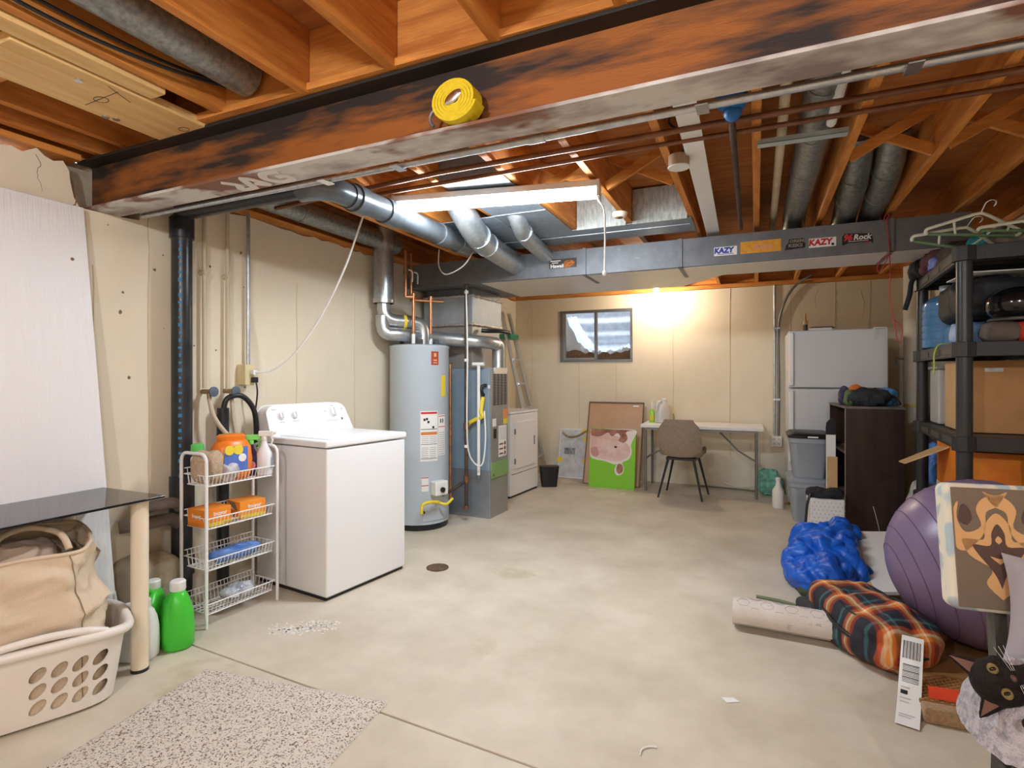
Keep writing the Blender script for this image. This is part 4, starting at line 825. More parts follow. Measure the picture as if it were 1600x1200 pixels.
# ---------------------------------------------------------------- dryer, bin, ladder
DR = thing('clothes_dryer', 'white front-loading dryer beyond the furnace', 'dryer', (-2.365,5.30,0), -.075)
MB().bx(-.62, 0, 0, .675, .02, .885).build('cabinet', WHITE, DR, bevel=.01); MB().bx(-.62, .004, -.003, .678, .888, .912).build('top', WHITE, DR, bevel=.008)
MB().bx(-.6, -.01, .01, .665, 0, .022).build('base', BLACK, DR); MB().bx(.0, .012, .10, .60, .30, .80).build('door', WHITE, DR, bevel=.008)
MB().bx(.012, .016, .54, .56, .52, .62).build('door_handle', GREYM, DR); MB().bx(-.001, .003, .03, .65, .245, .25).build('panel_gap', GREYM, DR)
for z in (.38, .70): MB().bx(.0, .014, .092, .10, z-.03, z+.03).build('hinge', GREYM, DR)
bn = MB(); loft(bn, [(0,0,0,.09,.05),(.24,0,0,.115,.07)], 24, 5); bn = bn.build('black_bin', BLACK, None, smooth=40); bn.location = (-2.225,6.10,0); bn.rotation_euler = (0,0,.5)
tag(bn, 'black plastic bin on the floor beside the dryer', 'bin')
LD = thing('step_ladder', 'aluminium ladder with green top leaning behind the dryer', 'ladder', (-2.42,6.42,0), world=True)
ALU = M('aluminium', (.60,.62,.63), .35, .85)
for y in (6.24, 6.58):
    MB().bar((-2.42,y,0), (-2.93,y+(.06 if y < 6.4 else -.06),2.10), .025, .07, (0,1,0)).build('rail', ALU, LD)
for k in range(1, 7): f = k/7; MB().bx(-2.42-.51*f-.035, -2.42-.51*f+.035, 6.25+.06*f, 6.57-.06*f, 2.1*f-.012, 2.1*f+.012).build('rung', ALU, LD)
MB().bar((-2.60,6.34,.75), (-2.955,6.36,2.06), .02, .05, (0,1,0)).build('rear_rail', ALU, LD)
MB().bx(-2.96, -2.80, 6.28, 6.54, 1.76, 1.82).build('green_band', M('ladder_green', (.03,.22,.12), .5), LD)
# ================================================================== BACK OF THE ROOM
# bubble-wrapped frame, brown frame, pig canvas: each leans on the wall (local: x right, z up, tilt about x)
def lean(name, label, cat, loc, tilt, rz=0.0): return thing(name, label, cat, loc, rot=(-tilt, 0, rz))
t = lean('wrapped_frame', 'bubble-wrapped white frame leaning on the back wall', 'picture frame', (-2.34,6.70,0), .24)
BUB = M('bubble_wrap', (.72,.73,.74), .2, col2=(.52,.54,.57), scale=12, bump=1.0, bscale=60)
MB().bx(0, .38, 0, .03, 0, .635).build('frame', WPLAS, t, bevel=.004); MB().bx(.02, .36, -.006, .0, .02, .615).build('wrap', BUB, t, bevel=.004)
for x, z in ((.0,.20), (.34,.20), (.33,.47), (.31,.57)): MB().bx(x-.01, x+.06, -.009, -.006, z, z+.06).build('yellow_tape', YEL, t)
MB().tube(spline([(.04,-.012,.58), (.10,-.014,.53), (.17,-.014,.52), (.25,-.014,.54), (.33,-.012,.59), (.37,-.01,.61)], 6), .012, 8).build('gold_garland', M('gold_tinsel', (.50,.40,.16), .4, .6, col2=(.30,.22,.08), scale=60, bump=1, bscale=90), t, smooth=60)
MB().bx(.08, .22, -.0085, -.006, .30, .38).build('dark_print', M('print_dark', (.14,.14,.15), .6, col2=(.35,.35,.36), scale=30), t); MB().bar((.14,-.009,.44), (.25,-.009,.19), .004, .01).build('tear', GREYINK, t)
t = lean('framed_board', 'large brown backing board in dark frame behind pig canvas', 'picture frame', (-1.915,6.42,0), .30)
MB().bx(.012, .668, .004, .022, .012, 1.008).build('backing_board', M('brown_board', (.48,.29,.17), .35, col2=(.53,.34,.21), scale=3), t)
for a in ((0,.68,1.0,1.02), (0,.68,0,.014)): MB().bx(a[0], a[1], 0, .026, a[2], a[3]).build('frame_rail', M('frame_brown', (.14,.08,.05), .5), t)
for a in ((0,.014), (.666,.68)): MB().bx(a[0], a[1], 0, .026, .014, 1.0).build('frame_rail', MATS['frame_brown'], t)
MB().bx(.55, .62, .001, .004, .965, .98).build('sticker', STW, t)
t = lean('pig_canvas', 'lime green canvas of a pink pig lying sideways', 'painting', (-1.80,6.28,0), .16)
MB().bx(0, .535, 0, .03, 0, .685).build('canvas', M('lime_paint', (.22,.58,.02), .5), t, bevel=.002); cv = bpy.data.objects['canvas']
def paint(poly, mat, lay, name): return MB().prism([(x*.535, z*.685) for x, z in poly], 'y', -.0006*lay, -.0006*lay+.0005).build(name, mat, cv)
def smooth_poly(p, n=4): return [(v.x, v.y) for v in spline([(a,b,0) for a,b in p]+[(p[0][0],p[0][1],0)], n)[:-1]]
PK = M('pig_pink', (.70,.42,.36), .6, col2=(.78,.60,.54), scale=9); PKW = M('pig_white', (.82,.76,.70), .6); PKB = M('pig_brown', (.22,.07,.04), .6, col2=(.45,.20,.13), scale=12); PKD = M('pig_snout', (.60,.28,.26), .6)
paint(smooth_poly([(.0,.98),(.0,.55),(.12,.47),(.32,.45),(.55,.40),(.60,.42),(.56,.30),(.62,.22),(.74,.26),(.76,.36),(.72,.44),(.86,.50),(.92,.62),(.90,.74),(.96,.86),(.99,.99),(.5,.995)]), PKW, 1, 'animal_edge')
paint(smooth_poly([(.01,.97),(.02,.58),(.13,.50),(.34,.475),(.60,.45),(.84,.53),(.885,.62),(.86,.72),(.7,.82),(.5,.9),(.2,.93)]), PK, 2, 'animal_face')
paint(smooth_poly([(.01,.99),(.02,.88),(.20,.86),(.38,.93),(.48,.87),(.60,.93),(.70,.86),(.80,.96),(.9,.985)]), PKB, 3, 'animal_patch')
paint(smooth_poly([(.62,.80),(.70,.92),(.78,.93),(.82,.84),(.74,.77)]), PKB, 4, 'animal_ear'); paint(smooth_poly([(.60,.30),(.65,.25),(.73,.28),(.74,.38),(.66,.42),(.61,.38)]), PKB, 4, 'animal_ear')
paint(smooth_poly([(.01,.66),(.03,.55),(.15,.51),(.20,.58),(.14,.68)]), PKD, 3, 'animal_snout'); paint(smooth_poly([(.53,.69),(.57,.675),(.60,.695),(.57,.71)]), INK, 5, 'animal_eye')
# folding table
FT = thing('folding_table', 'white folding table against the back wall', 'table', (-1.20,6.28,0), .01)
MB().bx(0, 1.27, 0, .56, .712, .752).build('table_top', WPLAS, FT, bevel=.01)
MB().bx(.06, 1.21, .03, .045, .69, .714).bx(.06, 1.21, .515, .53, .69, .714).build('apron_rail', GREYM, FT)
for x in (.055, 1.20):
    for y in (.04, .50): MB().tube([(x,y,.0), (x,y,.705)], .013, 12).build('leg', GREYM, FT, smooth=50)
    MB().tube([(x,.04,.36), (x,.50,.36)], .009, 8).build('leg_brace', GREYM, FT, smooth=40)
    sg = 1 if x < .5 else -1
    MB().tube([(x,.27,.36), (x+sg*.18,.27,.47), (x+sg*.40,.27,.70)], .009, 8).build('folding_strut', GREYM, FT, smooth=40)
t = thing('soap_bottle', 'green squeeze bottle standing on the folding table', 'bottle', (-1.115,6.56,.752))
loft(MB(), [(0,0,0,.032,.03),(.12,0,0,.032,.03),(.16,0,0,.014,.014)], 18, 2.4).build('body', M('lime_liquid', (.35,.68,.06), .2), t, smooth=50); MB().lathe([(.016,.16),(.016,.21),(.010,.235),(.006,.26)], (0,0,0), 14).build('cap', WPLAS, t, smooth=40)
MB().bx(-.022, .022, -.0335, -.031, .03, .09).build('label', YEL, t)
jg = jug((-1.00,6.57,.752), 2.6, 'clear plastic jug on the folding table beside green bottle', M('clear_plastic', (.80,.80,.78), .2, alpha=.7), WPLAS, .95)
t = thing('handle_tool', 'small green tool handle standing on the folding table', 'tool', (-.88,6.60,.752)); MB().tube([(0,0,0),(.01,0,.06),(.0,0,.11)], [.012,.008,.006], 8).build('grip', M('olive_grip', (.25,.28,.06), .6), t, smooth=50); MB().blob((.002,0,.12), (.012,.008,.016), 1, nu=10, nv=8).build('tip', YEL, t, smooth=60)
# shell chair
CH = thing('shell_chair', 'taupe upholstered shell chair with black legs at folding table', 'chair', (-.72,6.20,0), -.08)
FAB = M('taupe_fabric', (.27,.20,.145), .9, col2=(.33,.25,.185), scale=40, bump=.3, bscale=200); FABS = M('rust_leather', (.26,.085,.05), .55)
def shell(u, v):
    s_ = (u-.5)*2; w = .215-.03*max(0, v-.75)*4*.5
    e = 1-abs(s_)**4*.22*max(0, v-.6)*2.5
    if v < .45:
        q = v/.45; y = .24-.44*q; z = .455-.02*math.sin(q*PI)+.05*s_*s_
    else:
        q = (v-.45)/.55; y = -.20-.045*math.sin(min(1, q*1.2)*PI/2)-.03*q; z = .455+.385*q*(1 if abs(s_) < .8 else e); z += .02*math.sin(q*PI)*0
        y += .075*s_*s_*(1-q*.35)
    if v < .45: z += .0
    return (s_*w*(1-.10*(1-min(1, v*6))), y, z)
bo = MB().grid(shell, 22, 34).build('shell', FAB, CH, smooth=70); sol = bo.modifiers.new('s', 'SOLIDIFY'); sol.thickness = .035; sol.offset = 0; q = bo.modifiers.new('b', 'BEVEL'); q.width = .012; q.segments = 3
MB().blob((0,.05,.475), (.20,.20,.03), 3, nu=30, nv=12).build('seat_pad', FABS, CH, smooth=70)
MB().bx(-.15, .15, -.17, .17, .405, .43).build('under_frame', BLACKM, CH)
for sx in (-1, 1):
    for sy in (-1, 1): MB().tube([(sx*.13,sy*.14,.42), (sx*.225,sy*.205,0)], [.014,.009], 10).build('leg', BLACKM, CH, smooth=50)
# conduits, outlet
t = thing('wall_conduit', 'two conduits down to a quad outlet on back wall', 'conduit', (.21,6.88,.5), world=True)
MB().tube([(.185,6.885,.62), (.185,6.885,2.36)], .011, 10).build('conduit', GALV, t, smooth=50)
MB().tube(spline([(.225,6.885,.62), (.228,6.885,1.2), (.222,6.885,1.75), (.24,6.88,1.95), (.30,6.87,2.15), (.40,6.86,2.30), (.55,6.8,2.40)], 6), .013, 10).build('flex_conduit', GREYM, t, smooth=50)
for z in (1.03, 1.83): MB().bx(.165, .245, 6.868, 6.90, z-.01, z+.01).build('strap', GALV, t)
MB().bx(.15, .262, 6.855, 6.90, .50, .62).build('outlet_box', WPLAS, t, bevel=.006); ob = bpy.data.objects['outlet_box']
for x in (.18, .232):
    for z in (.535, .585): MB().cyl((x,6.856,z), (x,6.851,z), .016, 12).build('socket', M('socket_cream', (.62,.58,.50), .5), ob)
run('floor_wire', spline([(-.35,6.84,.06), (-.2,6.83,.03), (0,6.84,.055), (.15,6.84,.075)], 5), .005, WPLAS, 'white wire along the back wall under the folding table', 'wire', 6)
run('floor_bar', [(-.60,6.80,.012), (.0,6.72,.012)], .009, GREYM, 'dark metal rod lying by the back wall under folding table', 'rod', 6)
t = MB().blob((0,0,.14), (.12,.10,.15), 1.5, .05, 12, 6, 36, 24, ridge=True, floor=0).build('net_bag', M('teal_plastic', (.10,.40,.30), .3, col2=(.30,.62,.52), scale=25, bump=1, bscale=50, alpha=.85), None, smooth=50); t.location = (.13,6.62,0); tag(t, 'crumpled teal plastic bag beside the fridge', 'bag')
t = thing('white_bottle', 'milky white bottle on the floor beside the fridge', 'bottle', (.195,6.02,0)); loft(MB(), [(0,0,0,.05,.05),(.01,0,0,.054,.054),(.17,0,0,.054,.054),(.22,0,0,.025,.025),(.27,0,0,.018,.018)], 22, 2.2).build('body', M('milky_bottle', (.76,.74,.66), .35), t, smooth=50); MB().lathe([(.022,.262),(.024,.266),(.022,.295)], (0,0,0), 14).build('cap', WPLAS, t, smooth=40)
# fridge
FR = thing('refrigerator', 'white top-freezer refrigerator against the back wall', 'refrigerator', (.29,6.10,0))
FRW = M('fridge_white', (.66,.66,.67), .4, bump=.08, bscale=220)
MB().bx(.0, .825, .07, .72, .03, 1.73).build('cabinet', FRW, FR, bevel=.006); MB().bx(0, .828, 0, .066, 1.18, 1.738).build('freezer_door', FRW, FR, bevel=.010); MB().bx(0, .828, 0, .066, .10, 1.168).build('fridge_door', FRW, FR, bevel=.010)
MB().bx(.02, .81, .03, .08, .0, .095).build('kick_grille', GREYM, FR)
for z0, z1, pn in ((1.20,1.72,'freezer_door'), (.45,1.15,'fridge_door')): MB().bx(.004, .045, -.035, .002, z0, z1).build('handle', WHITE, bpy.data.objects[pn], bevel=.010)
MB().bx(.72, .82, -.004, .10, 1.738, 1.75).build('hinge_cover', WPLAS, FR, bevel=.003)
t = thing('paint_brush', 'dark bottle with wooden brush handle on the fridge', 'brush', (.455,6.35,1.731)); MB().cyl((0,0,0), (0,0,.085), .022, 14).build('tin', M('dark_tin', (.05,.035,.02), .4), t, smooth=40); MB().cyl((0,0,.085), (0,0,.12), .024, 14).build('collar', CARD, t, smooth=40); MB().tube([(0,0,.12),(0,0,.20)], [.012,.006], 8).build('handle', M('brush_wood', (.55,.33,.14), .6), t, smooth=40)
t = thing('small_carton', 'small dark and white carton lying on the fridge', 'box', (.59,6.36,1.731), -.1); MB().bx(-.10, .10, -.05, .05, 0, .045).build('carton', LBL, t, bevel=.002); MB().prism([(-.10,.045),(.13,.045),(.10,.058),(-.08,.058)], 'y', -.05, .05).build('flap', STD, t)
# totes
GT = M('grey_tote', (.30,.33,.37), .5)
def tote(loc, label, lid_m):
    t = thing('storage_tote', label, 'tote', loc)
    loft(MB(), [(0,0,0,.125,.19),(.30,0,0,.155,.225),(.31,0,0,.165,.235),(.35,0,0,.168,.238)], 32, 7).build('bin', GT, t, smooth=40)
    loft(MB(), [(.352,0,0,.175,.245),(.372,0,0,.178,.248),(.385,0,0,.160,.23),(.392,0,0,.15,.22)], 32, 7).build('lid', lid_m, t, smooth=40)
    return t
tote((.425,5.70,0), 'lower grey plastic tote in front of the fridge', GT); tt = tote((.43,5.70,.393), 'upper grey tote with black lid in front of fridge', BLACK)
MB().bx(-.02, .06, -.252, -.247, .36, .372).build('lid_label', LBL, tt)
t = thing('cardboard_sheet', 'cardboard sheet standing between totes and bookcase', 'cardboard', (.585,5.28,0), .1); MB().bx(-.045, .03, 0, .012, 0, .62).build('sheet', CARD, t)
t = thing('white_sheet', 'white foam sheet standing behind the cardboard sheet', 'sheet', (.575,5.31,0), .1); MB().bx(-.04, .03, 0, .01, 0, .80).build('sheet', WPLAS, t)
t = thing('black_board', 'black rounded board standing behind white foam sheet', 'board', (.57,5.335,0), .1); m = MB(); m.prism([(-.035,0),(.04,0),(.04,.92),(.02,.93),(-.01,.925),(-.03,.90),(-.035,.86)], 'y', 0, .01); m.build('board', BLACK, t)
t = thing('polka_box', 'white box with small dots beside the dark bookcase', 'box', (.50,5.00,0), .12); MB().bx(-.12, .12, -.05, .09, 0, .33).build('carton', LBL, t, bevel=.003); pb = bpy.data.objects['carton.002'] if 'carton.002' in bpy.data.objects else None
car = [o for o in t.children][0]
dot = MB().cyl((0,-.0505,0), (0,-.0515,0), .005, 6).build('dot', GREYINK, car)
for i in range(8):
    for j in range(10):
        linked(dot, car, (-.105+.03*i+(.015 if j%2 else 0), 0, .03+.03*j))
bpy.data.objects.remove(dot)
t = MB().blob((0,0,.03), (.13,.10,.04), 1.6, .03, 12, 9, 34, 16, ridge=True, floor=-.0).build('black_cloth', M('black_fabric', (.018,.018,.022), .85), None, smooth=60); t.location = (.50,5.02,.331); tag(t, 'black cloth bundle lying on the dotted white box', 'cloth')
run('black_strap', spline([(.39,4.95,.36), (.37,4.935,.30), (.36,4.935,.20), (.355,4.93,.12)], 4), .010, BLACK, 'black strap hanging down the dotted white box', 'strap', 6)
# bookcase (opening faces left)
BC = thing('bookcase', 'dark brown bookcase standing sideways with open shelves', 'bookcase', (.655,5.15,0), .05)
ESP = M('espresso_wood', (.028,.015,.012), .35, col2=(.048,.026,.02), scale=6, stretch=(3,3,.3))
for y in (0, .70): MB().bx(0, .40, y, y+.018, 0, 1.03).build('side_panel', ESP, BC, bevel=.0015)
MB().bx(-.0015, 0, 0, .018, 0, 1.03).build('edge_band', M('edge_grey', (.34,.30,.27), .5), BC)
MB().bx(.385, .395, .018, .70, .02, 1.02).build('back_panel', ESP, BC)
for z, nm in ((.03,'shelf'), (.28,'shelf'), (.66,'shelf')): MB().bx(.005, .385, .018, .70, z, z+.018).build(nm, ESP if z < .1 else M('shelf_worn', (.22,.19,.17), .5, col2=(.10,.08,.07), scale=5), BC)
MB().bx(-.004, .404, -.004, .722, 1.03, 1.048).build('top_panel', M('worn_top', (.16,.13,.115), .45, col2=(.07,.05,.045), scale=4), BC, bevel=.0015)
MB().tube(spline([(.19,-.001,.26), (.21,-.001,.18), (.235,-.001,.06)], 4), .0018, 5).build('scratch', WPLAS, BC)
t = MB().blob((0,0,.02), (.10,.20,.024), 2, .015, 14, 21, 30, 14, floor=0).build('shelf_clutter', M('grey_clutter', (.10,.10,.11), .6, col2=(.3,.3,.3), scale=14), None, smooth=60); t.location = (.80,5.45,.30); tag(t, 'flat dark pouch on the lower bookcase shelf', 'pouch')
ZT = 1.0485
for nm, lab, cat, x, y, rad, col, c2, sd in (
    ('black_jacket', 'black bundled jacket on top of the bookcase', 'jacket', .84, 5.36, (.15,.13,.085), (.014,.016,.02), (.035,.04,.045), 3),
    ('orange_cloth', 'small orange cloth on the bookcase clothes heap', 'cloth', .78, 5.52, (.06,.05,.10), (.70,.16,.03), None, 4),
    ('blue_bag', 'bright blue cloth bag on the bookcase clothes heap', 'bag', 1.00, 5.52, (.085,.07,.085), (.06,.26,.60), (.14,.36,.70), 5),
    ('green_net', 'dark green netting at the edge of the bookcase top', 'net', .715, 5.40, (.04,.12,.075), (.06,.12,.05), (.12,.2,.08), 6),
    ('navy_cloth', 'navy cloth scrap behind the orange cloth on bookcase', 'cloth', .70, 5.58, (.05,.06,.09), (.03,.03,.08), (.10,.08,.12), 7)):
    t = MB().blob((0,0,rad[2]*.75), rad, 1.3, rad[0]*.35, 10, sd, 34, 20, ridge=True, floor=0).build(nm, M(nm+'_fabric', col, .8, col2=c2, scale=16), None, smooth=60); t.location = (x, y, ZT); tag(t, lab, cat)
run('black_strap', spline([(.93,5.40,1.10), (1.0,5.34,1.13), (1.03,5.29,1.10), (1.045,5.27,1.065)], 4), .012, BLACK, 'black strap trailing to the right corner of the bookcase', 'strap', 8)
# ================================================================== RIGHT SIDE
# wrapped pipe in the back right corner
t = thing('corner_pipe', 'cream wrapped pipe standing in the back right corner', 'pipe', (1.40,6.5,0), world=True)
MB().tube([(1.40,6.5,0), (1.40,6.5,2.36)], .085, 22).build('pipe', M('cream_wrap', (.70,.64,.54), .7), t, smooth=50); MB().cyl((1.40,6.5,1.0), (1.40,6.5,1.02), .0865, 22).build('yellow_band', YEL, t, smooth=50)
MB().tube([(1.30,6.41,1.46), (1.24,6.40,1.46), (1.24,6.40,1.40)], .012, 8).build('hook', GREYM, t, smooth=40)
# floor clutter behind the ball
for nm, lab, cat, x, y, z, rad, col, c2, sd, fl_ in (
    ('trash_bag', 'black bag heaped behind the shelf post', 'bag', 1.28, 5.15, 0, (.14,.2,.74), (.01,.01,.012), None, 31, 0),
    ('blue_tarp_bag', 'shiny blue plastic bag behind the shelf post', 'bag', 1.20, 4.99, 0, (.10,.13,.50), (.02,.10,.42), (.12,.35,.80), 32, 0),
    ('white_sack', 'crinkled white plastic sack behind the purple ball', 'bag', 1.13, 4.90, 0, (.12,.10,.34), (.66,.63,.58), (.45,.42,.38), 33, 0),
    ('amber_sack', 'amber yellow sack on the floor behind purple ball', 'bag', 1.02, 4.70, 0, (.12,.12,.21), (.55,.27,.03), (.30,.13,.02), 34, 0)):
    t = MB().blob((0,0,rad[2]*.62), rad, 1.5, rad[0]*.35, 9, sd, 34, 22, ridge=True, floor=0).build(nm, M(nm+'_skin', col, .35, col2=c2, scale=12, bump=.6, bscale=25), None, smooth=55); t.location = (x, y, z); tag(t, lab, cat)
# plastic shelving unit: local x = depth, y = length
SH = thing('shelving_unit', 'black plastic shelving unit loaded with boxes and bags', 'shelving', (1.0,3.62,0), -.066)
SHM = M('shelf_plastic', (.022,.022,.024), .42, bump=.1, bscale=60); SHP = M('post_plastic', (.028,.028,.030), .34)
SW, SL = .40, 1.14
TIERS = (.05, .48, .975, 1.47, 1.972)
for z in TIERS:
    m = MB()
    m.bx(-.025, .0, .035, SL-.035, z-.075, z).bx(SW, SW+.025, .035, SL-.035, z-.075, z).bx(.035, SW-.035, -.025, .0, z-.075, z).bx(.035, SW-.035, SL, SL+.025, z-.075, z) if z > .1 else m.bx(-.02, SW+.02, -.02, SL+.02, z-.04, z)
    m.bx(0, SW, 0, SL, z-.02, z-.004)
    for x, y in ((0,0), (SW,0), (0,SL), (SW,SL)): m.cyl((x,y,z-.078), (x,y,z), .055, 8)
    for k in range(1, 7): m.bx(.0, SW, SL*k/7-.006, SL*k/7+.006, z-.055, z-.02)
    o = m.build('shelf', SHM, SH, bevel=.003)
    if z > .1:
        for k in range(3): MB().bx(-.0285, -.025, .13+k*.32, .36+k*.32, z-.058, z-.022).build('rim_recess', M('rim_grey', (.06,.055,.05), .5), o)
for x, y in ((0,0), (SW,0), (0,SL), (SW,SL)): MB().tube([(x,y,0), (x,y,1.95)], .036, 20).build('post', SHP, SH, smooth=50)
def S(x, y, z): return Matrix.Translation(SH.location)@Matrix.Rotation(-.066,4,'Z')@Vector((x,y,z))
def sthing(name, label, cat, x, y, z, rz=0.0): return thing(name, label, cat, S(x,y,z), rz-.066)
# tier of boxes
t = sthing('cardboard_box', 'large plain cardboard box on the middle shelf', 'box', .045, .27, .976)
MB().bx(0, .35, 0, .42, 0, .40).build('carton', CARD, t, bevel=.004); MB().bx(.0, .35, -.002, .0, .0, .40).build('front_panel', CARDD, t); MB().bx(.10, .18, -.003, -.002, .34, .36).build('tape_scrap', CLEARB, t); MB().bx(.0, .35, .20, .23, .3995, .4015).build('tape', CARDD, t)  # carton front painted darker as its shaded side, left face keeps the lit tone
t = sthing('clear_bin', 'clear plastic bin behind the cardboard box on shelf', 'bin', .03, .80, .976); MB().bx(0, .33, 0, .26, 0, .36).build('bin', M('clear_bin_skin', (.62,.62,.60), .3, alpha=.75), t, bevel=.012); MB().bx(-.01, .34, -.01, .27, .361, .38).build('lid', M('bin_lid', (.30,.30,.29), .4), t, bevel=.005)
t = sthing('orange_carton', 'torn orange carton with open flap on lower shelf', 'box', .02, .16, .481)
MB().bx(0, .36, 0, .62, 0, .395).build('carton', M('orange_print', (.74,.17,.01), .4, col2=(.82,.28,.02), scale=5), t, bevel=.003)
oc = t.children[0]
MB().prism([(0,.0),(.36,.0),(.36,.17),(.30,.20),(.24,.165),(.16,.21),(.08,.17),(.03,.185),(0,.16)], 'y', -.002, .0).build('torn_white', LBL, oc); MB().bx(-.002, 0, .0, .62, .0, .14).build('torn_white', LBL, oc)
MB().bx(-.003, -.0005, .02, .58, .0, .05).bx(.0, .34, -.003, -.0005, .02, .07).build('green_band', M('carton_green', (.03,.22,.10), .5), oc)
m = MB(); m.add([(-.005,.26,.39),(-.005,.60,.36),(-.20,.66,.24),(-.21,.34,.27),(-.005,.26,.384),(-.005,.60,.354),(-.20,.66,.234),(-.21,.34,.264)], [(0,1,2,3),(7,6,5,4),(0,4,5,1),(1,5,6,2),(2,6,7,3),(3,7,4,0)]); m.build('flap', CARD, t)
# water jug and things on tier 2
t = sthing('water_jug', 'ribbed blue five-gallon water jug at far shelf end', 'jug', .10, .96, 1.471)
JB = M('blue_jug', (.10,.27,.52), .12, alpha=.82, col2=(.17,.36,.62), scale=3)
prof = [(.10,0),(.128,.012)]
for k in range(5): z = .03+.048*k; prof += [(.130,z), (.130,z+.034), (.1265,z+.038), (.1265,z+.043)]
prof += [(.130,.275),(.125,.31),(.085,.345),(.045,.362),(.033,.37),(.033,.40)]
MB().lathe(prof, (0,0,0), 32).build('bottle', JB, t, smooth=35); MB().lathe([(.034,.39),(.037,.392),(.037,.425),(.03,.428)], (0,0,0), 20).build('cap', M('pale_cap', (.62,.68,.74), .4), t, smooth=40)
t = sthing('blue_tub', 'clear blue plastic tub under black bag on shelf', 'tub', .055, .42, 1.471); MB().bx(0, .28, 0, .36, 0, .14).build('tub', M('blue_tub_skin', (.18,.38,.66), .15, alpha=.8), t, bevel=.025)
t = sthing('duffel_bag', 'black folded duffel bag resting on the blue tub', 'bag', .20, .56, 1.613); MB().blob((0,0,.125), (.185,.30,.125), 3.0, .028, 9, 41, 48, 28, ridge=True, floor=0).build('bag', M('duffel_fabric', (.012,.012,.014), .6, col2=(.024,.024,.027), scale=8), t, smooth=60)
t = sthing('white_folder', 'white papers lying on the black duffel bag', 'paper', .20, .42, 1.866); MB().box((0,0,.004), (.30,.36,.006), (.0,.0,.1)).build('sheet', LBL, t)
t = sthing('black_helmet', 'glossy black helmet at near end of upper shelf', 'helmet', .27, .16, 1.585); MB().blob((0,0,.09), (.15,.125,.095), 1.3, nu=36, nv=22, floor=.0).build('shell', M('gloss_black', (.008,.008,.009), .12), t, smooth=70); MB().lathe([(.135,.0),(.14,.008),(.13,.014)], (0,0,0), 30).build('edge_trim', GREYM, t, smooth=40); MB().cyl((.06,-.122,.09), (.062,-.128,.09), .02, 14).build('badge', CHROME, t)
t = sthing('work_gloves', 'red and grey work gloves under the black helmet', 'gloves', .24, .15, 1.471); MB().blob((-.055,0,.055), (.09,.09,.06), 1.5, .02, 14, 43, 30, 16, ridge=True, floor=0).build('grey_glove', M('grey_glove_fabric', (.16,.13,.11), .9), t, smooth=60); MB().blob((.06,-.01,.055), (.085,.08,.058), 1.5, .02, 14, 44, 30, 16, ridge=True, floor=0).build('red_glove', M('red_glove_fabric', (.65,.05,.03), .8), t, smooth=60)
t = sthing('blue_sack', 'small blue and white plastic sack beside shelf post', 'bag', .03, .23, 1.471); MB().blob((0,0,.055), (.045,.10,.065), 1.6, .02, 16, 45, 28, 16, ridge=True, floor=0).build('sack', M('pale_blue_sack', (.16,.30,.62), .4, col2=(.55,.65,.80), scale=14), t, smooth=60)
run('yellow_cord', spline([S(.03,.50,1.485), S(-.02,.50,1.48), S(-.042,.50,1.42), S(-.04,.51,1.35), S(-.045,.505,1.30)], 4), .005, M('lime_cord', (.45,.60,.10), .6), 'lime yellow cord hanging over the upper shelf edge', 'cord', 6)
t = sthing('pink_towel', 'pink fluffy towel hanging at near shelf end', 'towel', .31, -.10, .70); MB().blob((0,0,.12), (.055,.035,.13), 2, .02, 18, 46, 26, 18).build('towel', M('pink_terry', (.66,.24,.30), .95, bump=.6, bscale=150), t, smooth=60)
# top of the shelving: hangers and clothes
def hanger(loc, rot, label, tint):
    t = thing('clothes_hanger', label, 'hanger', loc, rot=rot, group='hangers on the shelving unit')
    HM = M('hanger_white', (.72,.75,.66), .35); HG = M('hanger_green', (.16,.30,.17), .4)
    P = [(-.20,0,0)]+arc((-.19,0,.018), .018, -PI/2-1.2, -PI/2-3.0, 4, (1,0,0), (0,0,1))+[(-.03,0,.115), (0,0,.125), (.03,0,.115)]+arc((.19,0,.018), .018, 1.2, -PI/2, 4, (1,0,0), (0,0,1))
    MB().tube(P, .0085, 10).build('shoulder_bar', HM, t, smooth=50); MB().tube([(-.19,0,0), (.19,0,0)], .0085, 10).build('trouser_bar', HG, t, smooth=50)
    MB().tube([(0,0,.12), (0,0,.16)]+arc((.022,0,.175), .022, PI, -.6, 8, (1,0,0), (0,0,1)), .004, 8).build('hook', CHROME, t, smooth=50)
    for sx in (-1, 1): MB().tube([(sx*.07,0,.005), (sx*.10,0,.075)], .006, 8).build('rib', HM, t, smooth=50)
    return t
hz = 1.985
hanger(S(.03,.02,hz+.05), (.75,.10,.12), 'white and green hanger nearest the shelf corner', 0)
hanger(S(-.03,.10,hz+.01), (.85,.22,.2), 'white and green hanger poking out farthest over shelf edge', 0)
hanger(S(.24,.03,hz+.05), (1.35,.05,.25), 'white and green hanger lying along near shelf end', 0)
TEAL = M('teal_bar', (.02,.26,.28), .5)
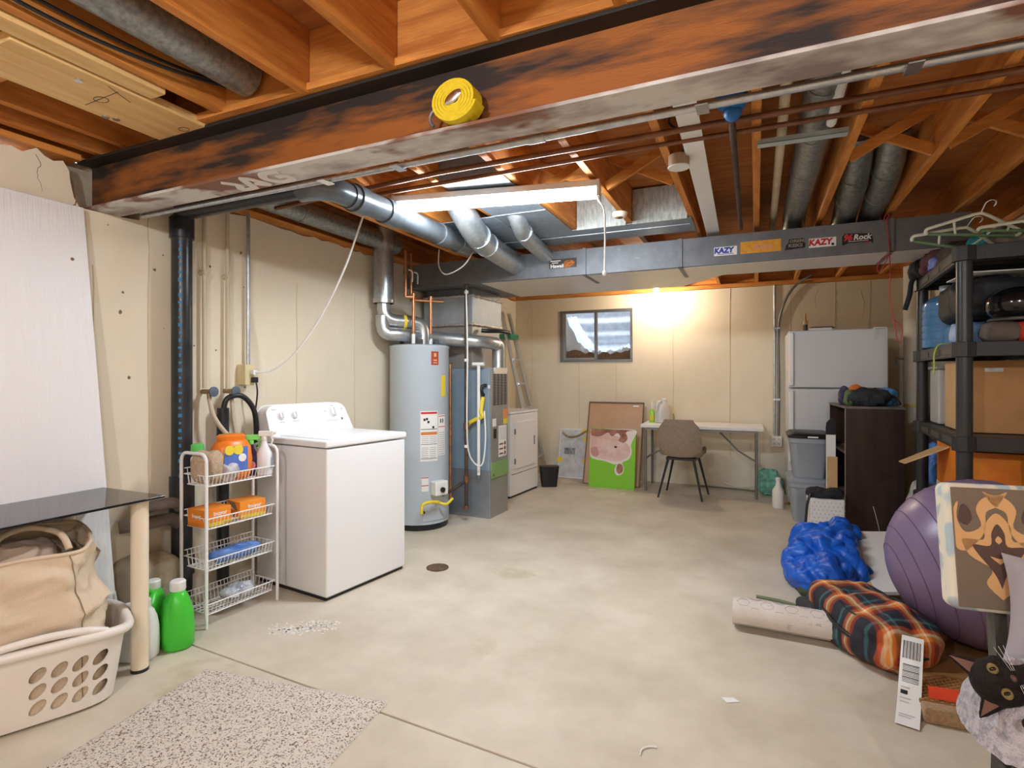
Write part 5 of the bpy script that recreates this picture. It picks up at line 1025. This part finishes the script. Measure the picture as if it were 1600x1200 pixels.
for nm, lab, cat, x, y, z, rad, col, c2, sd in (
    ('teal_cloth', 'teal cloth tangled among the hangers on shelving', 'cloth', .22, .30, 0, (.14,.13,.085), (.02,.26,.27), (.05,.42,.42), 51),
    ('grey_clothes', 'grey-brown clothes piled on top of the shelving', 'clothes', .28, .16, 0, (.16,.12,.075), (.14,.12,.10), (.30,.26,.21), 52),
    ('maroon_clothes', 'maroon clothes at the far end of shelving top', 'clothes', .07, .85, 0, (.12,.20,.10), (.07,.02,.03), (.12,.04,.05), 53),
    ('black_clothes', 'black clothes spilling over the far shelving edge', 'clothes', .02, 1.05, 0, (.11,.12,.08), (.012,.012,.014), None, 54),
    ('brown_clothes', 'dark brown clothes in the middle of shelving top', 'clothes', .12, .58, 0, (.13,.14,.09), (.05,.035,.03), (.10,.07,.06), 55),
    ('blue_cloth', 'small bright blue cloth on the shelving edge', 'cloth', -.005, .74, 0, (.035,.09,.05), (.05,.08,.40), (.3,.35,.7), 56)):
    t = MB().blob((0,0,rad[2]*.6), rad, 1.3, rad[2]*.45, 11, sd, 38, 20, ridge=True, floor=0).build(nm, M(nm+'_fabric', col, .85, col2=c2, scale=14), None, smooth=60); t.location = S(x, y, 1.974); tag(t, lab, cat)
run('black_sleeve', spline([S(-.03,1.06,2.0), S(-.07,1.07,1.96), S(-.085,1.07,1.86), S(-.11,1.08,1.76)], 5), .016, MATS['black_fabric'], 'black sleeve dangling off the far shelving corner', 'sleeve', 8)
# ---------------------------------------------------------------- exercise ball
BR = .375
BL = thing('exercise_ball', 'large purple ribbed exercise ball behind the ikat chair', 'ball', (.95,3.20,.059))
PUR = M('purple_vinyl', (.19,.135,.235), .33, spec=.5)
m = MB(); prof = []
for k in range(0, 97):
    th = -PI/2+PI*k/96; r = BR
    g = (th*180/PI) % 9.0
    if False: r -= 0
    prof.append((max(1e-4, r*math.cos(th)), r*math.sin(th)))
m.lathe(prof, (0,0,0), 72); BRM = Matrix.Translation((0,0,BR))@Euler((.25,1.25,.35)).to_matrix().to_4x4(); m.xf(BRM); m.build('ball', PUR, BL, smooth=60)
for la in range(-65, 66, 13):
    th = la*PI/180; k = MB(); k.tube([(BR*math.cos(th)*math.cos(2*PI*i/72), BR*math.cos(th)*math.sin(2*PI*i/72), BR*math.sin(th)) for i in range(72)], .0028, 5, closed=True); k.xf(BRM); k.build('rib', M('purple_rib', (.13,.09,.165), .4), BL, smooth=60)
# ---------------------------------------------------------------- cardboard and white board behind the backpack
t = thing('white_board', 'white board with cardboard edge leaning beside blue jacket', 'board', (.62,3.9,0), world=True)
m = MB(); A, B_, C_, D_ = Vector((.605,3.60,.10)), Vector((.90,3.68,.12)), Vector((.87,4.55,.22)), Vector((.56,4.50,.20)); nn = Vector((0,0,-.018))
m.add([A,B_,C_,D_,A+nn,B_+nn,C_+nn,D_+nn], [(0,1,2,3),(7,6,5,4),(0,4,5,1),(1,5,6,2),(2,6,7,3),(3,7,4,0)]); m.build('sheet', LBL, t)
m = MB(); m.add([A+Vector((-.06,.01,-.02)),A,D_,D_+Vector((-.05,0,-.02)),A+Vector((-.06,.01,-.05)),A+nn*2,D_+nn*2,D_+Vector((-.05,0,-.06))], [(0,1,2,3),(7,6,5,4),(0,4,5,1),(1,5,6,2),(2,6,7,3),(3,7,4,0)]); m.build('cardboard_edge', CARD, t)
MB().bx(.60, .86, 3.75, 4.45, 0, .085).build('base_stack', CARDD, t)
# blue puffer jacket: overlapping quilted lobes merged into one skin
BLU = M('blue_nylon', (.004,.075,.46), .38, col2=(.008,.12,.58), scale=6, bump=.4, bscale=40)
def merged(name, m, mat, parent, vox, smooth_it=4):
    o = m.build(name, mat, parent, smooth=180)
    r = o.modifiers.new('r', 'REMESH'); r.mode = 'VOXEL'; r.voxel_size = vox; r.use_smooth_shade = True
    s_ = o.modifiers.new('s', 'SMOOTH'); s_.iterations = smooth_it; s_.factor = .5
    bpy.context.view_layer.update()
    me = bpy.data.meshes.new_from_object(o.evaluated_get(bpy.context.evaluated_depsgraph_get())); o.modifiers.clear(); o.data = me
    me.materials.clear(); me.materials.append(mat); me.polygons.foreach_set('use_smooth', [True]*len(me.polygons))
    return o
def creased(o, amp, fr, seed=0.0):
    me = o.data; me.update(); off = Vector((seed, seed*2, seed*3)); nv = [v.normal.copy() for v in me.vertices]
    for v, nr in zip(me.vertices, nv):
        p = v.co*fr+off; w = min(abs(noise.noise(p)), .35)+.22*min(abs(noise.noise(p*2.3+Vector((4,7,1)))), .35)-.15
        q = v.co+nr*(amp*w*3); q.z = max(q.z, v.co.z if v.co.z < .01 else .004); v.co = q
    me.update()
JK = thing('blue_jacket', 'bright blue puffer jacket crumpled on the floor', 'jacket', (.38,4.02,0), world=True)
m = MB()
for (x,y,z,rx,ry,rz_,tl,sd) in ((.30,3.80,.08,.10,.14,.09,(0,0,.2),1), (.40,3.78,.11,.12,.13,.11,(0,.2,0),2), (.30,3.98,.11,.11,.15,.12,(0,0,-.2),3), (.42,4.02,.16,.13,.16,.12,(0,0,.1),4), (.36,4.22,.15,.12,.14,.13,(0,0,0),5), (.48,4.22,.20,.10,.12,.10,(0,0,0),6), (.52,4.40,.17,.10,.12,.12,(0,0,0),7), (.50,3.86,.10,.09,.12,.10,(0,0,.3),8)):
    m.blob((x,y,z), (rx*1.12,ry*1.12,rz_), 1.5, .012, 9, sd, 36, 24, ridge=True, floor=.002, tilt=tl)
creased(merged('shell', m, BLU, JK, .007, 12), .034, 6.5)
MB().tube(spline([(.28,3.70,.05), (.36,3.66,.045), (.45,3.67,.06), (.50,3.72,.11)], 5), .006, 6).build('lime_piping', M('lime_piping', (.45,.72,.10), .5), JK, smooth=60)
MB().blob((.27,3.72,.03), (.05,.10,.035), 1.4, .02, 16, 9, 26, 14, ridge=True, floor=.001).build('olive_strap', M('olive_web', (.06,.07,.04), .8), JK, smooth=60)
run('green_strap', spline([(.0,3.52,.006), (.12,3.50,.008), (.24,3.46,.008), (.34,3.50,.03)], 5), .011, M('olive_strap_web', (.16,.19,.10), .8), 'flat olive green strap lying beside the rolled mat', 'strap', 6)
# rolled mat
RM = thing('rolled_rug', 'rolled pale patterned rug lying on the floor', 'rug', (-.11,3.085,.075), -.03)
MATM = M('pale_rug', (.66,.60,.54), .9, col2=(.60,.53,.47), scale=7, col3=(.40,.35,.33), s3=16, t3=.64, bump=.4, bscale=120)
sp = []
for k in range(110): q = k/110*2*PI*3.6; r = .022+.050*k/110; sp.append((r*math.cos(q), r*math.sin(q)))
m = MB(); n = len(sp); vs = []
for x in (0, .56):
    for (y,z) in sp: l = math.hypot(y,z); vs += [(x, y*(1-.004/l), z*(1-.004/l)), (x, y*(1+.004/l), z*(1+.004/l))]
fs = []
for i in range(n-1):
    a = i*2; fs += [(a,a+1,a+3,a+2), (2*n+a,2*n+a+2,2*n+a+3,2*n+a+1), (a+1,2*n+a+1,2*n+a+3,a+3), (a,a+2,2*n+a+2,2*n+a)]
m.add(vs, fs); m.build('roll', MATM, RM, smooth=60)
PT = M('rug_pattern', (.38,.33,.32), .9)
for k in range(9):
    x = .05+.055*k
    for a0 in (1.3, 2.0, 2.7):
        if (k+int(a0*10)) % 2: continue
        p = [(x+.03*math.cos(j*PI/3), .0725*math.cos(a0+.35*math.sin(j*PI/3)), .0725*math.sin(a0+.35*math.sin(j*PI/3))) for j in range(6)]
        MB().tube(p, .0013, 4, closed=True).build('pattern_line', PT, RM)
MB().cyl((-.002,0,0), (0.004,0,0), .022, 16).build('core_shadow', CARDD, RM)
# ---------------------------------------------------------------- plaid backpack
BP = thing('plaid_backpack', 'orange and black plaid backpack lying on the floor', 'backpack', (.485,3.12,0), .40)
def plaid_material():
    m = bpy.data.materials.new('plaid'); m.use_nodes = True; nt = m.node_tree; N = nt.nodes; L = nt.links; b = N['Principled BSDF']; b.inputs['Roughness'].default_value = .75
    tc = N.new('ShaderNodeTexCoord'); sx = N.new('ShaderNodeSeparateXYZ'); L.new(tc.outputs['Object'], sx.inputs[0])
    def bands(axis, sc, off):
        mu = N.new('ShaderNodeMath'); mu.operation = 'MULTIPLY_ADD'; mu.inputs[1].default_value = sc; mu.inputs[2].default_value = off; L.new(sx.outputs[axis], mu.inputs[0])
        fr = N.new('ShaderNodeMath'); fr.operation = 'FRACT'; L.new(mu.outputs[0], fr.inputs[0])
        r = N.new('ShaderNodeValToRGB'); cr = r.color_ramp; cr.interpolation = 'LINEAR'
        stops = ((0,(.012,.012,.02)), (.22,(.012,.012,.02)), (.24,(.35,.03,.012)), (.34,(.42,.04,.012)), (.36,(.75,.24,.03)), (.44,(.78,.30,.05)), (.46,(.85,.68,.42)), (.50,(.85,.68,.42)), (.52,(.60,.14,.02)), (.60,(.55,.08,.02)), (.62,(.015,.015,.02)), (.74,(.015,.015,.02)), (.76,(.05,.16,.18)), (.82,(.05,.16,.18)), (.84,(.012,.012,.02)))
        cr.elements[0].position = 0; cr.elements[0].color = (*stops[0][1],1); cr.elements[1].position = 1; cr.elements[1].color = (.015,.015,.025,1)
        for p, c_ in stops[1:]: e = cr.elements.new(p); e.color = (*c_, 1)
        L.new(fr.outputs[0], r.inputs[0]); return r.outputs[0]
    mx = N.new('ShaderNodeMix'); mx.data_type = 'RGBA'; mx.blend_type = 'MIX'; mx.inputs[0].default_value = .5
    L.new(bands(0, 6.6, .1), mx.inputs[6]); L.new(bands(1, 6.0, .3), mx.inputs[7]); L.new(mx.outputs[2], b.inputs['Base Color']); return m
PLD = plaid_material()
m = MB(); m.blob((0,0,.11), (.185,.33,.12), 2.4, .02, 9, 61, 52, 34, floor=.004); m.blob((.02,-.10,.13), (.14,.18,.115), 2.4, .015, 10, 62, 44, 28, floor=.004)
creased(merged('body', m, PLD, BP, .008, 4), .006, 8, 5.0)
MB().tube(spline([(-.165,.10,.15), (-.19,-.08,.13), (-.15,-.24,.11), (-.03,-.325,.10), (.10,-.30,.10), (.16,-.18,.11)], 6), .010, 8).build('zipper', BLACK, BP, smooth=60)
MB().tube(spline([(-.13,.02,.215), (-.15,-.10,.21), (-.10,-.22,.19), (.0,-.26,.17)], 6), .005, 6).build('zipper', BLACK, BP, smooth=60)
MB().tube(spline([(-.05,.32,.12), (.02,.36,.15), (.09,.33,.13)], 5), .012, 8).build('top_handle', BLACK, BP, smooth=60)
MB().blob((-.17,.20,.07), (.04,.10,.06), 2, .01, 14, 63, 24, 14, floor=.003).build('side_pocket', M('charcoal_web', (.03,.03,.034), .8), BP, smooth=60)
# luggage tag
LT = thing('luggage_tag', 'white airline luggage tag with barcodes on backpack', 'tag', (.56,2.62,.0), world=True)
ta, tb = Vector((.60,2.80,.19)), Vector((.505,2.44,.006))
dirv = (tb-ta); side = Vector((dirv.y, -dirv.x, 0)).normalized()*-1
def tagp(u, v, off=0.0):
    p = ta+dirv*v+side*((u-.5)*.075); p.z = .19*(1-v)**1.6+.006+.03*math.sin(v*PI)*(1-v); nrm = Vector((dirv.x,dirv.y,.45)).normalized(); return p+Vector((-.2,-.5,1)).normalized()*off
MB().grid(lambda u, v: tagp(u, v), 6, 22).build('paper', LBL, LT, smooth=70)
def tagbar(u0, u1, v0, v1, mat=INK): MB().grid(lambda u, v: tagp(u0+(u1-u0)*u, v0+(v1-v0)*v, .0012), 2, 3).build('print', mat, LT, smooth=70)
for k in range(16): tagbar(.10+.05*k, .10+.05*k+(.014 if k%3 else .03), .06, .26)
for k in range(12): tagbar(.14, .86, .32+.016*k, .325+.016*k+(.004 if k%4 == 0 else 0))
tagbar(.12,.42,.585,.625); 
for v in (.55, .66, .70, .84, .87): tagbar(.12, .5+.07*(int(v*100)%5), v, v+.012, GREYINK)
# cat scratcher
SCR = thing('cat_scratcher', 'brown woven cat scratcher pad with red tag', 'scratcher', (.60,2.50,0), .03)
WV = M('woven_brown', (.26,.12,.035), .85, bump=.5, bscale=200); SIS = M('sisal_edge', (.56,.38,.23), .9, col2=(.40,.26,.15), scale=120, bump=.8, bscale=200)
MB().bx(-.03, .47, .0, .05, 0, .062).build('sisal_edge', SIS, SCR, bevel=.008); MB().bx(-.03, .47, .05, .88, 0, .058).build('pad', WV, SCR, bevel=.006)
kn = MB().box((0,0,0), (.011,.007,.005)).build('weave_knot', M('knot_tan', (.46,.24,.08), .85), SCR); kn.location = (-.02,.06,.0585)
for i in range(30):
    for j in range(10):
        if (i or j) and i*10+j < 299: linked(kn, SCR, (-.02+.016*i, .062+.022*j+(.011 if i%2 else 0), .0585))
rt = MB().grid(lambda u, v: (.005+.19*u, .075-.03*u+.012*v, .060+.008*math.sin(u*PI)+.042*v), 8, 4).build('red_tag', M('red_ribbon', (.75,.06,.015), .5), SCR, smooth=60); MB().box((.175,.047,.083), (.03,.002,.026), (.25,0,-.15)).build('tag_logo', INK, rt)
# ---------------------------------------------------------------- ikat chair
IK = thing('ikat_chair', 'dining chair upholstered in blue and tan ikat fabric', 'chair', (.562,1.504,0), .12)
def ikat(name, bg, mid, dark, blue):
    m = bpy.data.materials.new(name); m.use_nodes = True; nt = m.node_tree; N = nt.nodes; L = nt.links; b = N['Principled BSDF']; b.inputs['Roughness'].default_value = .9
    tc = N.new('ShaderNodeTexCoord'); n1 = N.new('ShaderNodeTexNoise'); n1.inputs['Scale'].default_value = 9; n1.inputs['Detail'].default_value = 1.0; n1.inputs['Distortion'].default_value = .6; L.new(tc.outputs['Object'], n1.inputs['Vector'])
    r = N.new('ShaderNodeValToRGB'); cr = r.color_ramp; cr.interpolation = 'EASE'; cr.elements[0].position = .36; cr.elements[0].color = (*blue,1); cr.elements[1].position = .66; cr.elements[1].color = (*dark,1)
    for p, c_ in ((.43,bg), (.56,bg), (.61,mid)): e = cr.elements.new(p); e.color = (*c_,1)
    L.new(n1.outputs['Fac'], r.inputs[0]); L.new(r.outputs[0], b.inputs['Base Color']); return m
IKM = ikat('ikat_pale', (.70,.64,.52), (.42,.46,.46), (.34,.36,.38), (.40,.50,.54))
IKB = M('ikat_taupe', (.19,.145,.105), .9, bump=.3, bscale=220); IKT = M('ikat_tan', (.64,.38,.17), .9); IKD = M('ikat_dark', (.10,.06,.05), .9)
BKT = Matrix.Translation((0,.43,.63))@Matrix.Rotation(-.16,4,'X')
o = MB().bx(0, .46, 0, .09, 0, .355).xf(BKT).build('backrest', IKM, IK, bevel=.022, bseg=4); bkr = o
MB().bx(.012, .45, -.003, .004, .012, .343).xf(BKT).build('front_panel', IKB, bkr, bevel=.002)
def motif(poly, mat, lay, cx, cz, s=1.0, mir=False):
    m = MB(); P = smooth_poly(poly, 4); P = [((-x if mir else x)*s+cx, z*s+cz) for x, z in P]
    P = [(min(max(x,.014),.449), min(max(z,.014),.342)) for x, z in P]
    if mir: P = P[::-1]
    m.prism(P, 'y', -.004-.0006*lay, -.003-.0006*lay); m.xf(BKT); m.build('motif', mat, bkr)
for cx in (.115, .345):
    motif([(0,-.16),(.035,-.12),(.02,-.08),(.07,-.045),(.085,.0),(.035,-.0),(.03,.04),(0,.075),(-.03,.04),(-.035,0),(-.085,0),(-.07,-.045),(-.02,-.08),(-.035,-.12)], IKT, 1, cx, .20)
    motif([(0,-.13),(.015,-.09),(.05,-.04),(.06,-.015),(.02,-.015),(.015,.02),(0,.045),(-.015,.02),(-.02,-.015),(-.06,-.015),(-.05,-.04),(-.015,-.09)], IKD, 2, cx, .20)
    motif([(0,-.065),(.022,-.045),(.0,-.05),(-.022,-.045)], IKT, 3, cx, .20); motif([(0,-.01),(.008,.0),(0,.012),(-.008,0)], IKT, 3, cx, .20)
    for mr in (False, True):
        motif([(-.02,.145),(.03,.135),(.055,.10),(.045,.05),(.085,.03),(.105,.07),(.10,.12),(.13,.06),(.115,-.01),(.09,-.025),(.06,-.0),(.035,.04),(.03,.09),(.0,.11)], IKT, 1, cx-.005 if not mr else cx+.005, .19, .95, mr)
        motif([(.075,.05),(.095,.065),(.085,.11),(.068,.10),(.062,.07)], IKD, 2, cx, .19, .95, mr)
motif([(-.03,.0),(0,-.035),(.03,0),(.0,-.012)], IKT, 1, .115, .335); motif([(-.05,.0),(0,-.035),(.05,0),(.0,-.012)], IKT, 1, .345, .335)
MB().prism([(-.03,.10),(.49,.07),(.43,.45),(.085,.45)], 'z', .395, .48).build('seat', IKM, IK, bevel=.025, bseg=4)
MB().prism([(-.01,.12),(.47,.09),(.42,.44),(.10,.44)], 'z', .36, .396).build('seat_frame', BLACK, IK)
for x in (.01, .455): MB().bar((x,.17,0), (x,.17,.37), .035, .035, (0,1,0)).build('leg', BLACK, IK)
for x in (.125, .40):
    MB().bar((x,.47,0), (x,.45,.39), .035, .04, (0,1,0)).build('leg', BLACK, IK); MB().bar((x,.465,.39), (x,.50,.70), .03, .045, (0,1,0)).build('back_post', M('post_olive', (.07,.065,.055), .5), IK)
def I(x, y, z): return Matrix.Translation(IK.location)@Matrix.Rotation(.12,4,'Z')@Vector((x,y,z))
# pillow
t = thing('grey_pillow', 'plain lavender grey pillow leaning on the ikat chair back', 'pillow', I(.29,.365,.50), .12)
def pil(u, v, sgn):
    x, z = (u-.5)*2, (v-.5)*2
    f = (1-x**4)*(1-z**4); k = 1-.10*(1-abs(x)**2)*abs(z)**2
    return Vector((x*.21*(1-.10*(1-z*z)), sgn*.05*max(0, f)**.6, z*.145*(1-.10*(1-x*x))+.145))
m = MB(); m.grid(lambda u, v: pil(u, v, -1), 24, 24); m.grid(lambda u, v: pil(1-u, v, 1), 24, 24)
m.xf(Matrix.Translation((0,0,0))@Matrix.Rotation(-.22,4,'X')@Matrix.Rotation(.10,4,'Y')); m.build('cover', M('lavender_velvet', (.36,.345,.39), .8, col2=(.40,.385,.42), scale=4, bump=.15, bscale=160, sheen=.4), t, smooth=80)
# fuzzy throw / cat bed
FUZ = M('grey_fleece', (.50,.47,.50), .95, col2=(.27,.25,.28), scale=55, lo=.42, hi=.66, bump=1.0, bscale=70)
t = thing('fleece_bed', 'fuzzy grey fleece cat bed on the ikat chair seat', 'cat bed', (.70,1.66,.478), 0)
m = MB(); nu, nv = 110, 60
def flc(u, v):
    a = 2*PI*u; r = v
    R = Vector((.255+.015*math.sin(3*a+1), .205+.012*math.sin(4*a)))
    x, y = R.x*r*math.cos(a), R.y*r*math.sin(a)
    z = .055*math.exp(-((r-.80)/.16)**2)+.035*(1 if r < .97 else .4)
    z -= .065*max(0, r-.86)/.14*max(0, -math.cos(a-.35))*.9
    z += .007*noise.noise(Vector((x*45, y*45, 3)))
    return (x, y, max(z, -.05) if math.cos(a) < -.3 else max(z, .0))
m.grid(flc, nu, nv, True); o = m.build('fleece', FUZ, t, smooth=80); 
# ---------------------------------------------------------------- the cat
f = Vector((.277,.88,-.388)).normalized(); r_ = f.cross(Vector((0,0,1))).normalized(); u_ = r_.cross(f)
e_ = (r_*.49-u_*.87).normalized(); n_ = (r_*.87+u_*.49).normalized(); nf = -f      # eye axis, toward-chin axis, face normal
Hc = Vector((.500,1.590,.598))
CT = thing('black_cat', 'black cat lying on the fleece bed looking at camera', 'cat', (.66,1.64,.52), world=True)
def H(a, b_, c_): return Hc+e_*a+n_*b_+nf*c_
HR3 = Matrix((e_, n_, nf)).transposed()
def hb(m, a, b_, c_, ra, rb, rc, nu=26, nv=16):
    q = MB().blob((0,0,0), (ra,rb,rc), 1, nu=nu, nv=nv); q.xf(Matrix.Translation(H(a,b_,c_))@HR3.to_4x4()); m.add(q.v, q.f)
m = MB()
hb(m, 0,0,0, .052,.046,.044); hb(m, 0,-.014,-.005, .046,.038,.040); hb(m, -.026,.014,.010, .026,.022,.026); hb(m, .026,.014,.010, .026,.022,.026)
hb(m, 0,.026,.028, .024,.018,.020); hb(m, 0,.006,.034, .012,.026,.014); hb(m, 0,.040,.020, .016,.010,.016)
def cone(m, base, tip, w, th):
    base = Vector(base); tip = Vector(tip); d = (tip-base); k = d.normalized(); s1_ = k.cross(nf).normalized(); s2_ = k.cross(s1_)
    pts = []; N_ = 12
    for q in range(6):
        fr = q/5; rr = (1-fr)**.75; c0 = base+d*fr
        for i in range(N_): a = 2*PI*i/N_; pts.append(c0+s1_*(w*rr*math.cos(a))+s2_*((th*rr+.001)*math.sin(a)))
    fs = [(q*N_+i, q*N_+(i+1)%N_, (q+1)*N_+(i+1)%N_, (q+1)*N_+i) for q in range(5) for i in range(N_)]+[tuple(reversed(range(N_))), tuple(range(5*N_, 6*N_))]
    m.add(pts, fs)
cone(m, H(-.032,-.026,-.004), H(-.072,-.066,.004), .023, .010); cone(m, H(.032,-.026,-.006), H(.062,-.072,-.016), .023, .010)
# neck, torso, haunch, legs, tail (the body curls to the right on the bed)
sp_ = [Hc-nf*.03+n_*.01, Vector((.575,1.625,.585)), Vector((.66,1.65,.585)), Vector((.76,1.66,.585)), Vector((.84,1.63,.58))]
for p, rr in zip(spline(sp_, 3), (.042,.042,.045,.05,.058,.066,.072,.076,.08,.084,.086,.082,.07)): 
    q = MB().blob(p, (rr*1.05,rr,rr*.88), 1, nu=22, nv=14); m.add(q.v, q.f)
for pth, r0 in (([(.60,1.60,.56),(.57,1.545,.552),(.535,1.515,.55)], .020), ([(.66,1.60,.56),(.64,1.54,.552),(.60,1.51,.55)], .020), ([(.82,1.58,.565),(.78,1.53,.556),(.71,1.51,.552)], .026)):
    P_ = spline(pth, 4); m.tube(P_, [r0*(1-.35*i/len(P_)) for i in range(len(P_))], 10); q = MB().blob(P_[-1], (r0*.95,r0*.95,r0*.7), 1, nu=14, nv=10); m.add(q.v, q.f)
P_ = spline([(.86,1.66,.57),(.90,1.74,.56),(.86,1.80,.56),(.78,1.80,.56)], 5); m.tube(P_, [.016]*len(P_), 10)
FUR = M('black_fur', (.006,.0045,.0045), .7, col2=(.016,.010,.008), scale=30, bump=.5, bscale=260, spec=.25)
merged('body', m, FUR, CT, .0035, 4)
EYE = M('cat_iris', (.24,.17,.05), .1, col2=(.15,.12,.035), scale=40); EYEB = M('cat_pupil', (.003,.003,.003), .05)
for sx in (-1, 1):
    c = H(sx*.0245, .004, .0375); q = MB().blob((0,0,0), (.0125,.0105,.008), 1, nu=20, nv=12); q.xf(Matrix.Translation(c)@HR3.to_4x4()); q = q.build('eye', EYE, CT, smooth=80)
    c2 = c+nf*.0058; k = MB().blob((0,0,0), (.0048,.0068,.003), 1, nu=16, nv=10); k.xf(Matrix.Translation(c2)@HR3.to_4x4()); k.build('pupil', EYEB, q, smooth=80)
k = MB().blob((0,0,0), (.0075,.0055,.005), 1, nu=14, nv=8); k.xf(Matrix.Translation(H(0,.030,.0485))@HR3.to_4x4()); k.build('nose', M('cat_nose', (.10,.045,.04), .4), CT, smooth=80)
for sx in (-1, 1):
    b0_, t0_ = Vector(H(sx*.034,-.030,.002)), Vector(H(-.068,-.061,.010) if sx < 0 else H(.058,-.066,-.009)); w_ = (t0_-b0_).cross(nf).normalized()*.013
    k = MB(); k.add([b0_+w_+nf*.008, b0_-w_+nf*.008, t0_+nf*.003, (b0_+t0_)/2+nf*.006], [(0,1,3),(1,2,3),(2,0,3)]); k.build('inner_ear', M('ear_skin', (.16,.075,.055), .7), CT)
    for j in range(3):
        a = H(sx*.014, .034+.003*j, .040); MB().tube([a, a+e_*(sx*.05)+n_*(.006*(j-1))+nf*.006], .0004, 3).build('whisker', WPLAS, CT)
# little scraps on the floor
for k, (x, y, a, lab) in enumerate(((-1.72,6.1,.3,'white paper scrap on the floor before the green canvas'), (-1.35,6.05,.8,'small white scrap on the floor near the shell chair'), (-.10,2.36,.6,'tiny white paper chip on the floor near the rolled rug'), (-.35,1.92,1.2,'thin white twist of plastic on the open floor'))):
    m = MB()
    if k == 3: m.tube(spline([(-.03,0,.004),(.0,.012,.004),(.03,.0,.004),(.045,-.02,.004)], 4), .003, 6)
    else: m.prism([(-.04+.01*k,-.015),(.035,-.02),(.045-.01*k,.01),(-.02,.022)], 'z', .001, .003)
    o = m.build('floor_scrap', LBL); o.location = (x, y, 0); o.rotation_euler = (0,0,a); tag(o, lab, 'scrap')
